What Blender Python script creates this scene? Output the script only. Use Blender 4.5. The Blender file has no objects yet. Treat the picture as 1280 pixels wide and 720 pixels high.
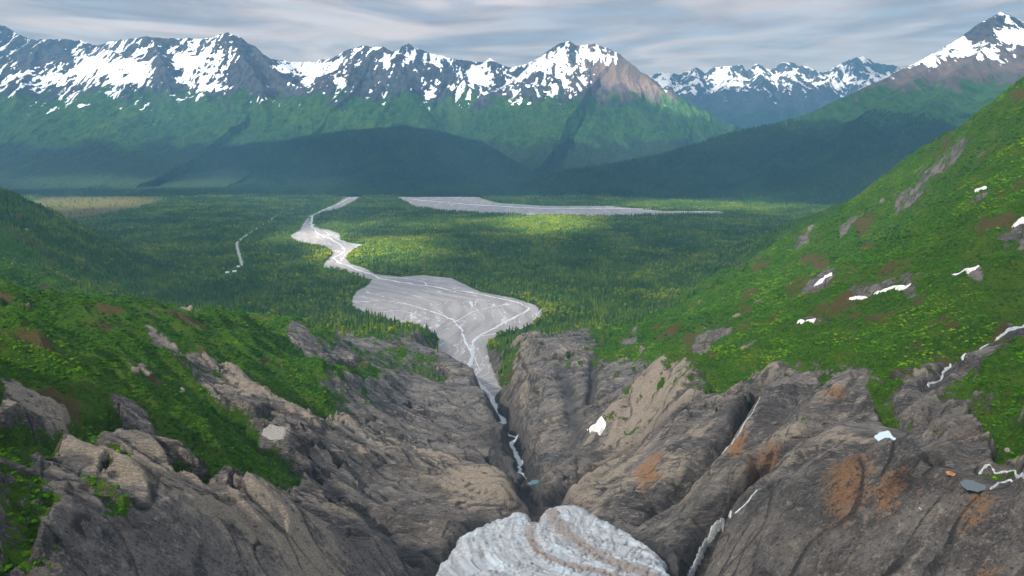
import bpy, math
import numpy as np
from math import radians, atan, tan, sin, cos

C = bpy.context.scene.collection
f4 = np.float32
rng = np.random.default_rng(11)

# ------------------------------------------------------------------ survey helpers
# bearings are read off a 1280x720 view taken from a point 450 m above the valley floor,
# looking along +Y; every bearing gets a real distance or a real height
F = 865.0
CZ = 450.0
PITCH = atan(200 / F)
cp, sp = cos(PITCH), sin(PITCH)


def _dir(px, py):
    u = (px - 640) / F
    v = (360 - py) / F
    return u, cp + v * sp, v * cp - sp


def at(px, py, Y):
    u, dy, dz = _dir(px, py)
    t = Y / dy
    return (u * t, Y, CZ + dz * t)


def atz(px, py, z):
    u, dy, dz = _dir(px, py)
    t = (z - CZ) / dz
    return (u * t, dy * t, z)


# ------------------------------------------------------------------ noise
_ga = np.linspace(0, 2 * np.pi, 257)[:256]
GX, GY = np.cos(_ga).astype(f4), np.sin(_ga).astype(f4)


def _h(ix, iy, seed):
    h = ix * np.uint32(374761393) + iy * np.uint32(668265263) + np.uint32((seed * 2654435761) & 0xffffffff)
    h = (h ^ (h >> np.uint32(13))) * np.uint32(1274126177)
    h ^= h >> np.uint32(16)
    return (h & np.uint32(255)).astype(np.int32)


def perlin(x, y, seed=0):
    x = np.asarray(x, dtype=f4); y = np.asarray(y, dtype=f4)
    fx, fy = np.floor(x), np.floor(y)
    ix, iy = fx.astype(np.int32).astype(np.uint32), fy.astype(np.int32).astype(np.uint32)
    x = x - fx; y = y - fy
    one = np.uint32(1)
    u = x * x * x * (x * (x * 6 - 15) + 10)
    v = y * y * y * (y * (y * 6 - 15) + 10)
    g = _h(ix, iy, seed); a = GX[g] * x + GY[g] * y
    g = _h(ix + one, iy, seed); b = GX[g] * (x - 1) + GY[g] * y
    g = _h(ix, iy + one, seed); c = GX[g] * x + GY[g] * (y - 1)
    g = _h(ix + one, iy + one, seed); d = GX[g] * (x - 1) + GY[g] * (y - 1)
    a = a + u * (b - a); c = c + u * (d - c)
    return (a + v * (c - a)) * 1.45


def fbm(x, y, o=4, seed=0, lac=2.03, gain=0.5):
    r = 0; a = 1.0; s = 0
    for i in range(o):
        r = r + a * perlin(x, y, seed + i * 17)
        s += a; a *= gain; x = x * lac + 3.7; y = y * lac - 1.9
    return r / s


def ridged(x, y, o=4, seed=0, gain=0.5):
    r = 0; a = 1.0; s = 0
    for i in range(o):
        n = 1 - np.abs(perlin(x, y, seed + i * 13))
        r = r + a * n * n
        s += a; a *= gain; x = x * 2.07 + 1.3; y = y * 2.07 + 5.1
    return r / s


def sstep(a, b, x):
    t = np.clip((x - a) / (b - a), 0, 1)
    return t * t * (3 - 2 * t)


# ------------------------------------------------------------------ geometry helpers
def polydist(X, Y, pts, closed=False):
    """distance to a polyline, and the z / arc position interpolated at the nearest point"""
    pts = [tuple(p) for p in pts]
    if closed: pts = pts + [pts[0]]
    best = np.full(np.shape(X), 1e9, dtype=f4)
    zb = np.zeros(np.shape(X), dtype=f4); ab = np.zeros(np.shape(X), dtype=f4)
    arc = 0.0
    for p, q in zip(pts[:-1], pts[1:]):
        dx, dy = q[0] - p[0], q[1] - p[1]
        L2 = dx * dx + dy * dy + 1e-9
        t = np.clip(((X - p[0]) * dx + (Y - p[1]) * dy) / L2, 0, 1)
        d = np.hypot(X - p[0] - t * dx, Y - p[1] - t * dy)
        m = d < best
        best = np.where(m, d, best)
        if len(p) > 2: zb = np.where(m, p[2] + t * (q[2] - p[2]), zb)
        L = math.sqrt(L2)
        ab = np.where(m, arc + t * L, ab)
        arc += L
    return best, zb, ab


def inside(X, Y, poly):
    r = np.zeros(np.shape(X), dtype=bool)
    n = len(poly)
    for i in range(n):
        x0, y0 = poly[i][0], poly[i][1]; x1, y1 = poly[(i + 1) % n][0], poly[(i + 1) % n][1]
        if y0 == y1: continue
        c = ((y0 > Y) != (y1 > Y)) & (X < (x1 - x0) * (Y - y0) / (y1 - y0) + x0)
        r ^= c
    return r


def sdist(X, Y, poly):
    d, _, _ = polydist(X, Y, [(p[0], p[1]) for p in poly], closed=True)
    return np.where(inside(X, Y, poly), d, -d)


def mesh_np(name, V, Fq, mat=None, smooth=True, parent=None, link=True):
    V = np.ascontiguousarray(V, dtype=f4); Fq = np.ascontiguousarray(Fq, dtype=np.int32)
    me = bpy.data.meshes.new(name)
    n, k = Fq.shape
    me.vertices.add(len(V)); me.vertices.foreach_set('co', V.ravel())
    me.loops.add(n * k); me.loops.foreach_set('vertex_index', Fq.ravel())
    me.polygons.add(n); me.polygons.foreach_set('loop_start', np.arange(0, n * k, k, dtype=np.int32))
    me.polygons.foreach_set('loop_total', np.full(n, k, dtype=np.int32))
    me.update(calc_edges=True)
    if smooth: me.shade_smooth()
    if mat: me.materials.append(mat)
    o = bpy.data.objects.new(name, me)
    if link: C.objects.link(o)
    if parent: o.parent = parent
    return o


def grid_faces(nr, nc, keep=None):
    i = np.arange(nr - 1)[:, None]; j = np.arange(nc - 1)[None, :]
    a = (i * nc + j)
    q = np.stack([a, a + 1, a + nc + 1, a + nc], -1).reshape(-1, 4)
    if keep is not None: q = q[keep.ravel()]
    return q


def set_attr(o, name, arr4):
    a = o.data.attributes.new(name, 'FLOAT_COLOR', 'POINT')
    a.data.foreach_set('color', np.ascontiguousarray(arr4, dtype=f4).ravel())


def compact(V, Fq, extra=None):
    used, inv = np.unique(Fq.ravel(), return_inverse=True)
    return V[used], inv.reshape(Fq.shape), (extra[used] if extra is not None else None)


def tag(o, label=None, cat=None, group=None, kind=None):
    if label: o['label'] = label
    if cat: o['category'] = cat
    if group: o['group'] = group
    if kind: o['kind'] = kind
    return o


# ------------------------------------------------------------------ materials
class NT:
    def __init__(s, name, rough=0.85, spec=0.3):
        s.m = bpy.data.materials.new(name); s.m.use_nodes = True
        s.t = s.m.node_tree; s.t.nodes.clear()
        s.out = s.t.nodes.new('ShaderNodeOutputMaterial')
        s.b = s.t.nodes.new('ShaderNodeBsdfPrincipled')
        s.b.inputs['Roughness'].default_value = rough
        s.b.inputs['Specular IOR Level'].default_value = spec
        s.t.links.new(s.b.outputs[0], s.out.inputs[0])

    def n(s, typ, ins=None, **kw):
        nd = s.t.nodes.new(typ)
        for k, v in kw.items(): setattr(nd, k, v)
        for k, v in (ins or {}).items(): s.set(nd.inputs[k], v)
        return nd

    def set(s, sock, v):
        if hasattr(v, 'is_output'): s.t.links.new(v, sock)
        else:
            if sock.type == 'RGBA' and len(v) == 3: v = (*v, 1)
            sock.default_value = v

    def pos(s, rot=0.0, scale=(1, 1, 1)):
        g = s.n('ShaderNodeNewGeometry')
        mp = s.n('ShaderNodeMapping', {'Vector': g.outputs['Position']})
        mp.inputs['Rotation'].default_value = (0, 0, rot); mp.inputs['Scale'].default_value = scale
        return mp.outputs[0]

    def noise(s, vec, scale, detail=4, rough=0.55, dist=0.0):
        return s.n('ShaderNodeTexNoise', {'Vector': vec, 'Scale': scale, 'Detail': detail, 'Roughness': rough, 'Distortion': dist}).outputs[0]

    def math(s, op, a, b=0.0, c=None, clamp=False):
        nd = s.n('ShaderNodeMath', {0: a, 1: b}, operation=op, use_clamp=clamp)
        if c is not None: s.set(nd.inputs[2], c)
        return nd.outputs[0]

    def mr(s, v, a, b, c=0.0, d=1.0, smooth=True):
        return s.n('ShaderNodeMapRange', {'Value': v, 'From Min': a, 'From Max': b, 'To Min': c, 'To Max': d},
                   interpolation_type='SMOOTHSTEP' if smooth else 'LINEAR').outputs[0]

    def mix(s, f, a, b, mode='MIX'):
        nd = s.n('ShaderNodeMix', data_type='RGBA', blend_type=mode)
        s.set(nd.inputs[0], f); s.set(nd.inputs[6], a); s.set(nd.inputs[7], b)
        return nd.outputs[2]

    def attr(s, name):
        a = s.n('ShaderNodeAttribute', attribute_name=name)
        sx = s.n('ShaderNodeSeparateColor', {0: a.outputs['Color']})
        return sx.outputs[0], sx.outputs[1], sx.outputs[2], a.outputs['Alpha']

    def bump(s, h, dist, strength=1.0):
        nd = s.n('ShaderNodeBump', {'Height': h, 'Distance': dist, 'Strength': strength})
        s.t.links.new(nd.outputs[0], s.b.inputs['Normal'])

    def base(s, c): s.set(s.b.inputs['Base Color'], c)


def mat_terrain():
    s = NT('bedrock_and_green', 0.92, 0.06)
    green, orange, tanv, wet = s.attr('masks')
    strl, dome, scrub, lr = s.attr('rock')
    pl = s.pos(radians(20), (0.35, 1, 1)); pr = s.pos(radians(-41), (0.35, 1, 1))
    vm = s.n('ShaderNodeMix', data_type='VECTOR'); s.set(vm.inputs[0], lr)
    s.set(vm.inputs[4], pl); s.set(vm.inputs[5], pr); pv = vm.outputs[1]
    n1 = s.noise(pv, 0.05, 6, 0.62, 0.4)
    n2 = s.noise(pv, 0.35, 7, 0.72, 0.3)
    n3 = s.noise(pv, 2.2, 4, 0.75)
    n4 = s.noise(pv, .11, 8, .72, .8)
    nb = s.noise(s.pos(), 0.012, 3)
    rock = s.mix(s.mr(n1, .38, .62), (.070, .067, .067), (.185, .168, .155))
    rock = s.mix(s.mr(n4, .53, .68, 0, .8), rock, (.205, .195, .185))
    rock = s.mix(s.mr(n4, .46, .34, 0, .8), rock, (.03, .031, .035))
    rock = s.mix(s.mr(nb, .4, .65, 0, .35), rock, (.145, .122, .108))
    rock = s.mix(s.mr(n2, .57, .64, 0, .65), rock, (.30, .285, .265))
    rock = s.mix(s.mr(n3, .60, .66, 0, .5), rock, (.34, .325, .305))
    rock = s.mix(s.mr(n3, .42, .28, 0, .6), rock, (.025, .025, .028))
    rock = s.mix(s.mr(n2, .46, .3, 0, .75), rock, (.032, .033, .036))
    vein = s.noise(pv, 0.9, 3, 0.5, 1.2)
    rock = s.mix(s.mr(vein, .69, .75, 0, .6), rock, (.42, .39, .36))
    ql = s.pos(radians(20), (.07, 1, 1)); qr = s.pos(radians(-41), (.07, 1, 1))
    vq = s.n('ShaderNodeMix', data_type='VECTOR'); s.set(vq.inputs[0], lr); s.set(vq.inputs[4], ql); s.set(vq.inputs[5], qr)
    n5 = s.noise(vq.outputs[1], 1.1, 6, .72, .35)
    rock = s.mix(s.mr(n5, .57, .62, 0, .5), rock, (.32, .30, .28))
    rock = s.mix(s.mr(n5, .44, .39, 0, .7), rock, (.022, .023, .026))
    # mottled tan and rusty stone
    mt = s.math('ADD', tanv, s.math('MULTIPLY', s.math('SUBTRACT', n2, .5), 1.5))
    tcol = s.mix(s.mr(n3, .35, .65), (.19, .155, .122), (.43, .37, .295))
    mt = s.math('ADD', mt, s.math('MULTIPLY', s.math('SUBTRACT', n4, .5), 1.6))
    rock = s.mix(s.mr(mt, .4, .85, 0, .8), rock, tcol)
    mo = s.math('ADD', orange, s.math('MULTIPLY', s.math('SUBTRACT', n2, .5), 1.5))
    ocol = s.mix(s.mr(n3, .3, .7), (.16, .08, .04), (.38, .215, .11))
    mo = s.math('ADD', mo, s.math('MULTIPLY', s.math('SUBTRACT', n5, .5), 1.4))
    rock = s.mix(s.mr(mo, .62, .82, 0, .8), rock, ocol)
    rock = s.mix(s.math('MULTIPLY', strl, s.mr(n4, .35, .6, .25, .85)), rock, (.018, .018, .02))
    rock = s.mix(s.math('MULTIPLY', wet, .8), rock, (.03, .032, .036))
    # ground cover
    pw = s.pos()
    g1 = s.noise(pw, 0.03, 5, 0.6); g2 = s.noise(pw, 0.3, 5, 0.7); g3 = s.noise(pw, 1.6, 3, .7)
    gr = s.mix(s.mr(g2, .35, .65), (.030, .085, .005), (.075, .17, .008))
    gr = s.mix(s.mr(g1, .45, .7, 0, .7), gr, (.12, .175, .018))
    gr = s.mix(s.mr(s.math('ADD', scrub, s.math('MULTIPLY', s.math('SUBTRACT', g2, .5), 1.4)), .45, .75, 0, .85), gr, (.125, .085, .035))
    gr = s.mix(s.mr(g3, .35, .62, .55, 0), gr, (.01, .022, .005))
    gm = s.math('ADD', green, s.math('MULTIPLY', s.math('SUBTRACT', g2, .5), 1.5))
    gm = s.math('ADD', gm, s.math('MULTIPLY', s.math('SUBTRACT', g3, .5), .35))
    mask = s.mr(gm, .46, .56)
    s.base(s.mix(mask, rock, gr))
    s.set(s.b.inputs['Roughness'], s.mr(wet, 0, 1, .9, .35))
    hgt = s.math('ADD', s.math('MULTIPLY', n2, 3.0), s.math('MULTIPLY', n3, .6))
    hgt = s.math('ADD', hgt, s.math('MULTIPLY', n5, 1.4))
    hgt = s.math('ADD', hgt, s.math('MULTIPLY', s.math('MULTIPLY', g3, mask), 1.6))
    s.bump(hgt, 1.8, 1.0)
    return s.m


def mat_range(far=False, tint=(.02, .045, .012)):
    s = NT('far_range' if far else 'mountain_side', 0.95, 0.05)
    snow, green, brown, trees = s.attr('masks')
    p = s.pos(0, (1, .5, .6))
    q = 1.0
    n1 = s.noise(p, .004, 6, .65); n2 = s.noise(p, .022, 6, .7)
    rock = s.mix(s.mr(n2, .35, .65), (.022, .026, .036), (.07, .07, .074))
    rock = s.mix(s.math('MULTIPLY', brown, s.mr(n1, .3, .6, .5, 1)), rock, (.14, .10, .078))
    gr = s.mix(s.mr(n2, .38, .62), (.016, .05, .014), (.04, .095, .02))
    gr = s.mix(s.mr(n1, .48, .7, 0, .6), gr, (.07, .12, .022))
    fo = s.mix(s.mr(s.noise(s.pos(0, (1, 1, .25)), .06, 4, .7), .35, .65), (.010, .022, .010), (.028, .05, .02))
    gr = s.mix(s.mr(s.math('ADD', trees, s.math('MULTIPLY', s.math('SUBTRACT', n2, .5), 1.2)), .4, .6), gr, fo)
    c = s.mix(s.mr(s.math('ADD', green, s.math('MULTIPLY', s.math('SUBTRACT', n2, .5), 1.5)), .4, .65), rock, gr)
    sm = s.math('ADD', snow, s.math('MULTIPLY', s.math('SUBTRACT', n2, .5), .55))
    sm = s.mr(sm, .47, .53)
    s.base(s.mix(sm, c, (.80, .82, .85)))
    s.set(s.b.inputs['Roughness'], .9)
    s.bump(s.math('MULTIPLY', n2, s.mr(sm, 0, 1, 45, 6)), 1.0, .8)
    return s.m


def mat_simple(name, c1, c2, scale=.3, rough=.9, bump=.2, lo=.35, hi=.65, stretch=(1, 1, 1), spec=.3):
    s = NT(name, rough, spec)
    p = s.pos(0, stretch)
    n = s.noise(p, scale, 6, .65)
    s.base(s.mix(s.mr(n, lo, hi), c1, c2))
    if bump: s.bump(n, bump)
    return s.m


def mat_leaf(name, c1, c2, c3):
    s = NT(name, .8, .04)
    oi = s.n('ShaderNodeObjectInfo')
    rnd = oi.outputs['Random']
    big = s.noise(s.pos(), .0055, 3, .6); mid = s.noise(s.pos(), .035, 4, .65)
    k = s.math('ADD', s.math('MULTIPLY', rnd, .2), s.math('ADD', s.math('MULTIPLY', s.mr(big, .35, .65), .38), s.math('MULTIPLY', s.mr(mid, .36, .64), .40)))
    c = s.mix(s.mr(k, 0.1, .6, smooth=False), c1, c2)
    c = s.mix(s.mr(k, .55, .95, smooth=False), c, c3)
    s.base(c)
    return s.m


def mat_flat(name, c, rough=.6):
    return mat_simple(name, tuple(x * .85 for x in c), c, .8, rough, 0)


M_TER = mat_terrain()
M_RANGE = mat_range()
M_SPRUCE = mat_leaf('spruce_needles', (.017, .043, .010), (.046, .092, .013), (.135, .175, .016))
M_BROAD = mat_leaf('cottonwood_leaves', (.06, .115, .010), (.12, .175, .012), (.24, .25, .015))
M_BUSH = mat_leaf('alder_leaves', (.016, .060, .002), (.050, .155, .003), (.15, .25, .006))
M_BARK = mat_simple('bark', (.05, .035, .025), (.11, .085, .065), 3, .9, .05)

def mat_gravel():
    s = NT('outwash_gravel', .9, .15)
    st, bar, _b, _a = s.attr('masks')
    c0 = s.noise(s.pos(), .25, 5, .7); c1 = s.noise(s.pos(), .03, 5, .65)
    c = s.mix(s.mr(bar, .3, .7), (.145, .138, .14), (.225, .215, .215))
    c = s.mix(s.mr(c1, .4, .7, 0, .5), c, (.19, .175, .165))
    c = s.mix(s.mr(c0, .4, .7, 0, .45), c, (.28, .27, .27))
    c = s.mix(s.mr(s.math('ADD', st, s.math('MULTIPLY', s.math('SUBTRACT', c0, .5), .5)), .4, .7, 0, .85), c, (.37, .37, .375))
    s.base(c)
    return s.m


M_GRAVEL = mat_gravel()
M_WHITEW = mat_simple('rushing_water', (.20, .215, .23), (.40, .42, .44), 1.2, .5, .5)


def mat_river():
    s = NT('silty_water', .28, .5)
    n = s.noise(s.pos(0, (1, .4, 1)), .12, 5, .7)
    s.base(s.mix(s.mr(n, .35, .65), (.30, .31, .325), (.46, .47, .48)))
    s.bump(n, .25)
    return s.m


M_RIVER = mat_river()

# ------------------------------------------------------------------ the near terrain
CTRL = """0 720 345;0 600 352;0 520 350;0 470 345;0 400 335;0 348 318;-150 600 375;-150 350 350;-200 720 380
150 370 285;250 385 235;350 394 170;450 401 95;535 407 50;550 420 45;200 500 290;300 450 235;330 540 265;400 480 190;450 440 120
500 430 80;545 470 72;562 500 72;600 540 95;630 585 118;500 560 175;450 620 230;590 600 186;620 628 200;560 650 232;540 690 250
400 700 290;200 640 330;200 710 330;250 600 318;330 650 300;100 560 335;80 640 342;250 440 262;100 400 305;100 450 320;400 560 235;500 610 215;400 640 265
840 700 256;860 715 252;900 700 290;940 660 296;1000 650 315;1150 720 332;1280 720 350;1280 640 350;1280 580 338;1280 500 325;1280 430 325;1420 600 360;1420 430 360
1200 430 300;1200 350 325;1100 400 270;1100 350 285;900 420 190;1000 430 245;850 430 165;800 412 110;765 428 88;722 412 60
820 455 208;835 475 205;750 520 128;742 470 105;770 560 152;820 560 190;860 530 215;900 480 222;950 460 238;900 580 245;950 550 262;1000 500 270;1100 480 292
1150 560 312;1050 592 305;1120 640 325;1200 560 322;800 640 228;740 625 208;705 602 158;722 580 150;700 560 128
612 436 55;632 424 74;655 416 92;680 418 104;708 430 112;730 440 106;660 480 115;690 520 130;640 470 88;672 560 122;640 520 76"""
YCTRL = """1280 350 560;1280 250 700;1280 180 900;1280 116 1150;1240 130 1280;1200 165 1480;1130 215 1830;1050 255 2150;990 278 2400
1200 250 900;1100 300 1080;1000 350 1010;1000 300 1450;900 340 1560;850 380 1420;1400 118 1150;1400 200 900;1240 190 1150;1150 260 1250;1330 112 1500;1250 150 1750
0 243 1900;60 272 1950;100 291 2000;150 313 2080;0 300 1560;0 328 1250;60 335 1500;120 342 1750;-150 200 1900;-150 300 1300"""
pts = []
for row in CTRL.replace('\n', ';').split(';'):
    a, b, c = map(float, row.split()); pts.append(atz(a, b, c))
for row in YCTRL.replace('\n', ';').split(';'):
    a, b, c = map(float, row.split()); pts.append(at(a, b, c))
# plain points: behind the crests, the river line and the valley floor
for p in [(-520, 950, 170), (-640, 800, 230), (-380, 1150, 90), (-260, 1400, 10), (-640, 1200, 120), (-500, 1500, 10),
          (0, 120, 290), (60, 150, 290), (-60, 130, 300), (-140, 100, 345), (200, 90, 360), (20, 70, 310),
          (60, 1500, -10), (200, 1550, -15), (350, 1650, -15), (550, 1800, -5), (-60, 1400, -15), (-130, 1550, -25), (0, 1650, -25),
          (700, 2200, 0), (1500, 2700, 60), (2100, 2600, 250), (1600, 1700, 440), (1300, 1000, 490), (1900, 2200, 330), (1350, 1800, 400),
          (-1900, 1700, 420), (-1800, 2100, 330), (-1500, 2300, 150), (-1300, 2500, -10), (-1900, 2900, 10), (-700, 1800, -10), (-400, 1800, -25)]:
    pts.append(p)
for Y in (2300, 2900, 3600, 4500, 5600):
    for k in (-.9, -.6, -.35, -.1, .1, .3):
        pts.append((k * Y if Y > 2300 or k > -.5 else -.42 * Y, Y, -25 if k > -.8 else 0))
for Y in (3300, 4200, 5600):
    for k in (.5, .75, 1.0): pts.append((k * Y, Y, -20 if Y > 3400 or k < .6 else 60))
P = np.array(pts, dtype=np.float64)


def warp(X, Y): return X / (Y + 60.0), np.log(Y)


cs, cl = warp(P[:, 0], P[:, 1])
CZs = P[:, 2]


def tpsk(r2): return 0.5 * r2 * np.log(r2 + 1e-12)


n = len(P)
A = np.zeros((n + 3, n + 3))
A[:n, :n] = tpsk((cs[:, None] - cs) ** 2 + (cl[:, None] - cl) ** 2) + np.eye(n) * 2e-4
A[:n, n] = 1; A[:n, n + 1] = cs; A[:n, n + 2] = cl
A[n:, :n] = A[:n, n:].T
wts = np.linalg.solve(A, np.concatenate([CZs, np.zeros(3)]))

Y0, Y1, SM = 70.0, 5400.0, 1.0
L0, L1 = math.log(Y0), math.log(Y1)
NR, NC = 1560, 1160
cr, cc = 420, 320
gl = np.linspace(L0, L1, cr); gs = np.linspace(-SM, SM, cc)
GS, GL = np.meshgrid(gs, gl)
Zc = wts[n] + wts[n + 1] * GS + wts[n + 2] * GL
for i in range(n):
    Zc += wts[i] * tpsk((GS - cs[i]) ** 2 + (GL - cl[i]) ** 2)


def samp(G, X, Y):
    r, c = G.shape
    X = np.asarray(X, dtype=np.float64); Y = np.asarray(Y, dtype=np.float64)
    s, l = warp(X, np.maximum(Y, 1))
    a = np.clip((l - L0) / (L1 - L0) * (r - 1), 0, r - 1.001); b = np.clip((s + SM) / (2 * SM) * (c - 1), 0, c - 1.001)
    i = a.astype(int); j = b.astype(int); a = a - i; b = b - j
    return (G[i, j] * (1 - a) + G[i + 1, j] * a) * (1 - b) + (G[i, j + 1] * (1 - a) + G[i + 1, j + 1] * a) * b


def hit(G, px, py):
    u, dy, dz = _dir(px, py)
    Ys = np.exp(np.linspace(math.log(90), L1, 1500)); t = Ys / dy
    zr = CZ + dz * t; zt = samp(G, u * t, Ys)
    k = np.where(zt > zr)[0]
    if len(k) == 0: return (u * t[-1], Ys[-1], 0.0)
    k = max(k[0], 1); d0 = zr[k - 1] - zt[k - 1]; d1 = zt[k] - zr[k]; w = d0 / (d0 + d1 + 1e-9)
    Yh = Ys[k - 1] + (Ys[k] - Ys[k - 1]) * w
    X = u * Yh / dy
    return (X, Yh, float(samp(G, X, Yh)))


lrow = np.linspace(L0, L1, NR); srow = np.linspace(-SM, SM, NC)
Yg = np.exp(lrow)[:, None] * np.ones((1, NC)); Xg = srow[None, :] * (Yg + 60)
Z = samp(Zc, Xg, Yg).astype(f4); Xg = Xg.astype(f4); Yg = Yg.astype(f4)
S = np.repeat(srow[None, :], NR, 0).astype(f4); Lg = np.repeat(lrow[:, None], NC, 1).astype(f4)


def wpoly(px):  # a polygon of bearings laid on the terrain, in plan coordinates
    r = []
    for a in px.split():
        x, y = map(float, a.split(',')); h = hit(Zc, x, y); r.append(warp(h[0], h[1]))
    return r


wx = fbm(Xg / 40, Yg / 40, 4, 5); wy = fbm(Xg / 40, Yg / 40, 4, 9)
Sw = S + .010 * wx * 1.5; Lw = Lg + .035 * wy * 1.5

rockpoly = wpoly("-60,760 -60,600 0,590 60,567 150,552 200,567 240,567 262,600 320,604 348,592 352,560 322,524 390,530 425,517 430,498 402,488 450,470 470,450 476,428 500,416 545,412 562,418 600,432 615,425 640,420 690,420 720,410 738,424 745,458 790,450 815,450 835,453 860,470 880,492 905,494 960,470 1030,458 1080,455 1120,465 1165,458 1200,474 1300,500 1340,510 1340,760")
green = .5 - np.clip(sdist(Sw, Lw, rockpoly) / .055, -.5, .5)
rock_in_green = ["0,460 30,472 55,502 90,524 60,536 0,528", "180,415 232,440 292,470 332,490 362,528 318,518 268,490 232,458 196,436",
                 "140,498 165,505 200,540 190,548 150,530", "420,418 470,425 470,450 440,455 415,440", "370,402 400,425 440,460 420,470 390,445 355,415",
                 "1000,361 1030,341 1040,333 1043,337 1028,352 1008,363", "865,430 880,410 905,404 912,408 890,428 870,436",
                 "1100,470 1160,450 1230,418 1290,392 1290,412 1230,436 1180,458 1130,475", "1150,482 1180,455 1220,432 1290,404 1290,420 1230,445 1190,475 1165,485",
                 "1250,292 1290,262 1290,290 1262,300", "1060,371 1140,350 1150,354 1085,374", "770,425 800,415 805,420 780,432", "1165,204 1205,172 1216,180 1182,207 1150,236 1122,252 1118,240", "1050,282 1075,262 1082,268 1056,290", "990,300 1010,288 1016,294 996,308"]
for t in rock_in_green:
    green = np.minimum(green, .5 - np.clip(sdist(Sw, Lw, wpoly(t)) / .016, -.5, .5))
SP = [("1056,373 1075,369 1100,363 1128,356 1139,354 1138,357 1120,362 1095,368 1070,374", 'longest and straightest white snow strip on the green slope'),
      ("1017,358 1030,345 1040,340 1040,344 1028,354", 'short slanting snow strip beside the tan scree chute'),
      ("996,404 1008,400 1020,398 1019,401 1004,405", 'small grey snow patch lowest on the green slope'),
      ("1263,285 1272,276 1284,269 1288,272 1280,279 1268,284", 'bright snow wedge highest on the green slope inside a brown hollow'),
      ("1190,343 1200,340 1213,335 1224,331 1226,334 1208,339 1194,344", 'broken thin snow streak near the bare rock strip of the stream'),
      ("1218,237 1226,234 1234,233 1232,237 1222,240", 'tiny snow speck under the skyline of the green slope'),
      ("733,535 745,529 758,528 757,534 750,545 741,540", 'isolated cream snow wedge in the rock cleft beside the central dome')]
green_in_rock = ["1085,500 1075,478 1130,466 1150,480 1118,492 1128,520 1165,535 1160,552 1130,562 1108,545 1092,522",
                 "1170,490 1200,470 1300,470 1300,520 1200,510", "870,478 900,464 945,462 958,468 930,482 905,492 880,490",
                 "860,460 885,455 875,468 858,466", "400,468 420,450 470,462 478,470 440,478 430,492", "620,425 650,422 640,440 625,450",
                 "440,440 500,422 555,455 560,485 520,470 470,460", "250,570 300,545 345,560 390,590 350,612 300,618 262,605", "540,462 555,462 562,470 548,472",
                 "0,600 60,590 80,640 40,700 0,705", "120,622 170,630 160,650 130,645", "1230,515 1290,500 1290,560 1250,570"]
mixs = [.2, .1, .05, .1, .05, .05, .3, .05, .05, .2, .2, .05]
for t, m in zip(green_in_rock, mixs):
    e = .5 + np.clip(sdist(Sw, Lw, wpoly(t)) / .016, -.5, .5)
    green = np.maximum(green, e * (.85 - m))
for t, _l in SP[:-1]:
    green = np.minimum(green, .5 - np.clip((sdist(Sw, Lw, wpoly(t)) + .003) / .006, -.5, .5))
big = fbm(Xg / 90, Yg / 90, 4, 31); med = fbm(Xg / 18, Yg / 18, 4, 37)
green = green + .62 * med * (1 - .3 * green) + .25 * big * (green > .3) + .22 * fbm(Xg / 6, Yg / 6, 3, 39)
patch = sstep(.38, .54, fbm(Xg / 34, Yg / 60, 4, 33)) * sstep(20, 80, Z)
green = green - .75 * patch
marg = sstep(.20, .02, sdist(S, Lg, rockpoly)) * (S * 0 + 1)
green = np.maximum(green, .74 * marg * sstep(.06, .26, fbm(Xg / 16, Yg / 16, 5, 34)) * (.45 + sstep(-.3, .2, fbm(Xg / 70, Yg / 70, 2, 36)) * .6))


def blobs(txt):
    r = np.zeros_like(S)
    for b in txt.split(';'):
        x, y, rx, ry, k = map(float, b.split())
        h = hit(Zc, x, y); s0, l0 = warp(h[0], h[1])
        ds = max(rx / F, .004); hl = hit(Zc, x, y - ry); hh = hit(Zc, x, y + ry)
        dl = np.clip(abs(warp(*hl[:2])[1] - warp(*hh[:2])[1]) / 2, .01, .16)
        d = ((Sw - s0) / ds) ** 2 + ((Lw - l0) / dl) ** 2
        r = np.maximum(r, k * np.exp(-d * .7))
    return r


orange = blobs("808 605 18 18 1;922 580 14 11 1;952 592 24 11 1.0;998 588 16 9 .7;1062 598 32 14 .9;1112 605 26 14 .9;1152 607 12 9 .6;1245 636 28 16 1;1225 615 26 9 .8;1040 522 20 7 .8;1190 560 45 9 .6;1215 537 25 9 .7;820 480 30 14 .5;672 522 26 11 .5;905 412 14 8 .5;1245 590 20 5 .7;1000 465 60 8 .35;300 480 30 10 .4;410 408 30 10 .5;620 430 30 8 .3;855 420 30 14 .4;20 500 25 20 .35;155 662 20 8 .55;430 640 40 10 .3;180 520 20 12 .3;1270 285 20 10 .5;870 545 20 15 .35;830 620 40 30 .3;760 415 30 8 .4")
tanm = blobs("815 500 34 34 1.1;780 550 30 25 .8;750 600 55 14 .7;720 620 30 14 .7;590 602 42 14 .95;620 618 25 14 .8;200 595 45 20 .8;285 650 60 14 .8;340 672 45 16 .9;380 700 40 20 .9;130 588 50 10 .6;370 505 50 10 .6;480 560 40 10 .5;40 500 40 22 .7;300 480 60 20 .6;820 600 40 12 .6;860 470 50 12 .4;1000 560 60 10 .5;860 640 12 30 .55;660 540 40 14 .35;735 440 30 14 .4;640 430 30 10 .5;880 590 60 30 .35;450 550 60 14 .35;400 640 50 20 .4;1060 570 60 8 .5")
wet = blobs("460 650 50 30 .55;515 690 30 16 .9;395 605 40 14 .6;870 690 16 22 1;810 545 20 7 .6;660 618 16 18 .6;620 560 12 28 .75;742 470 5 30 .9;1170 700 45 14 .8;1175 668 12 12 .6;950 540 20 12 .4;1000 640 60 40 .35;60 600 40 20 .4")
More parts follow.
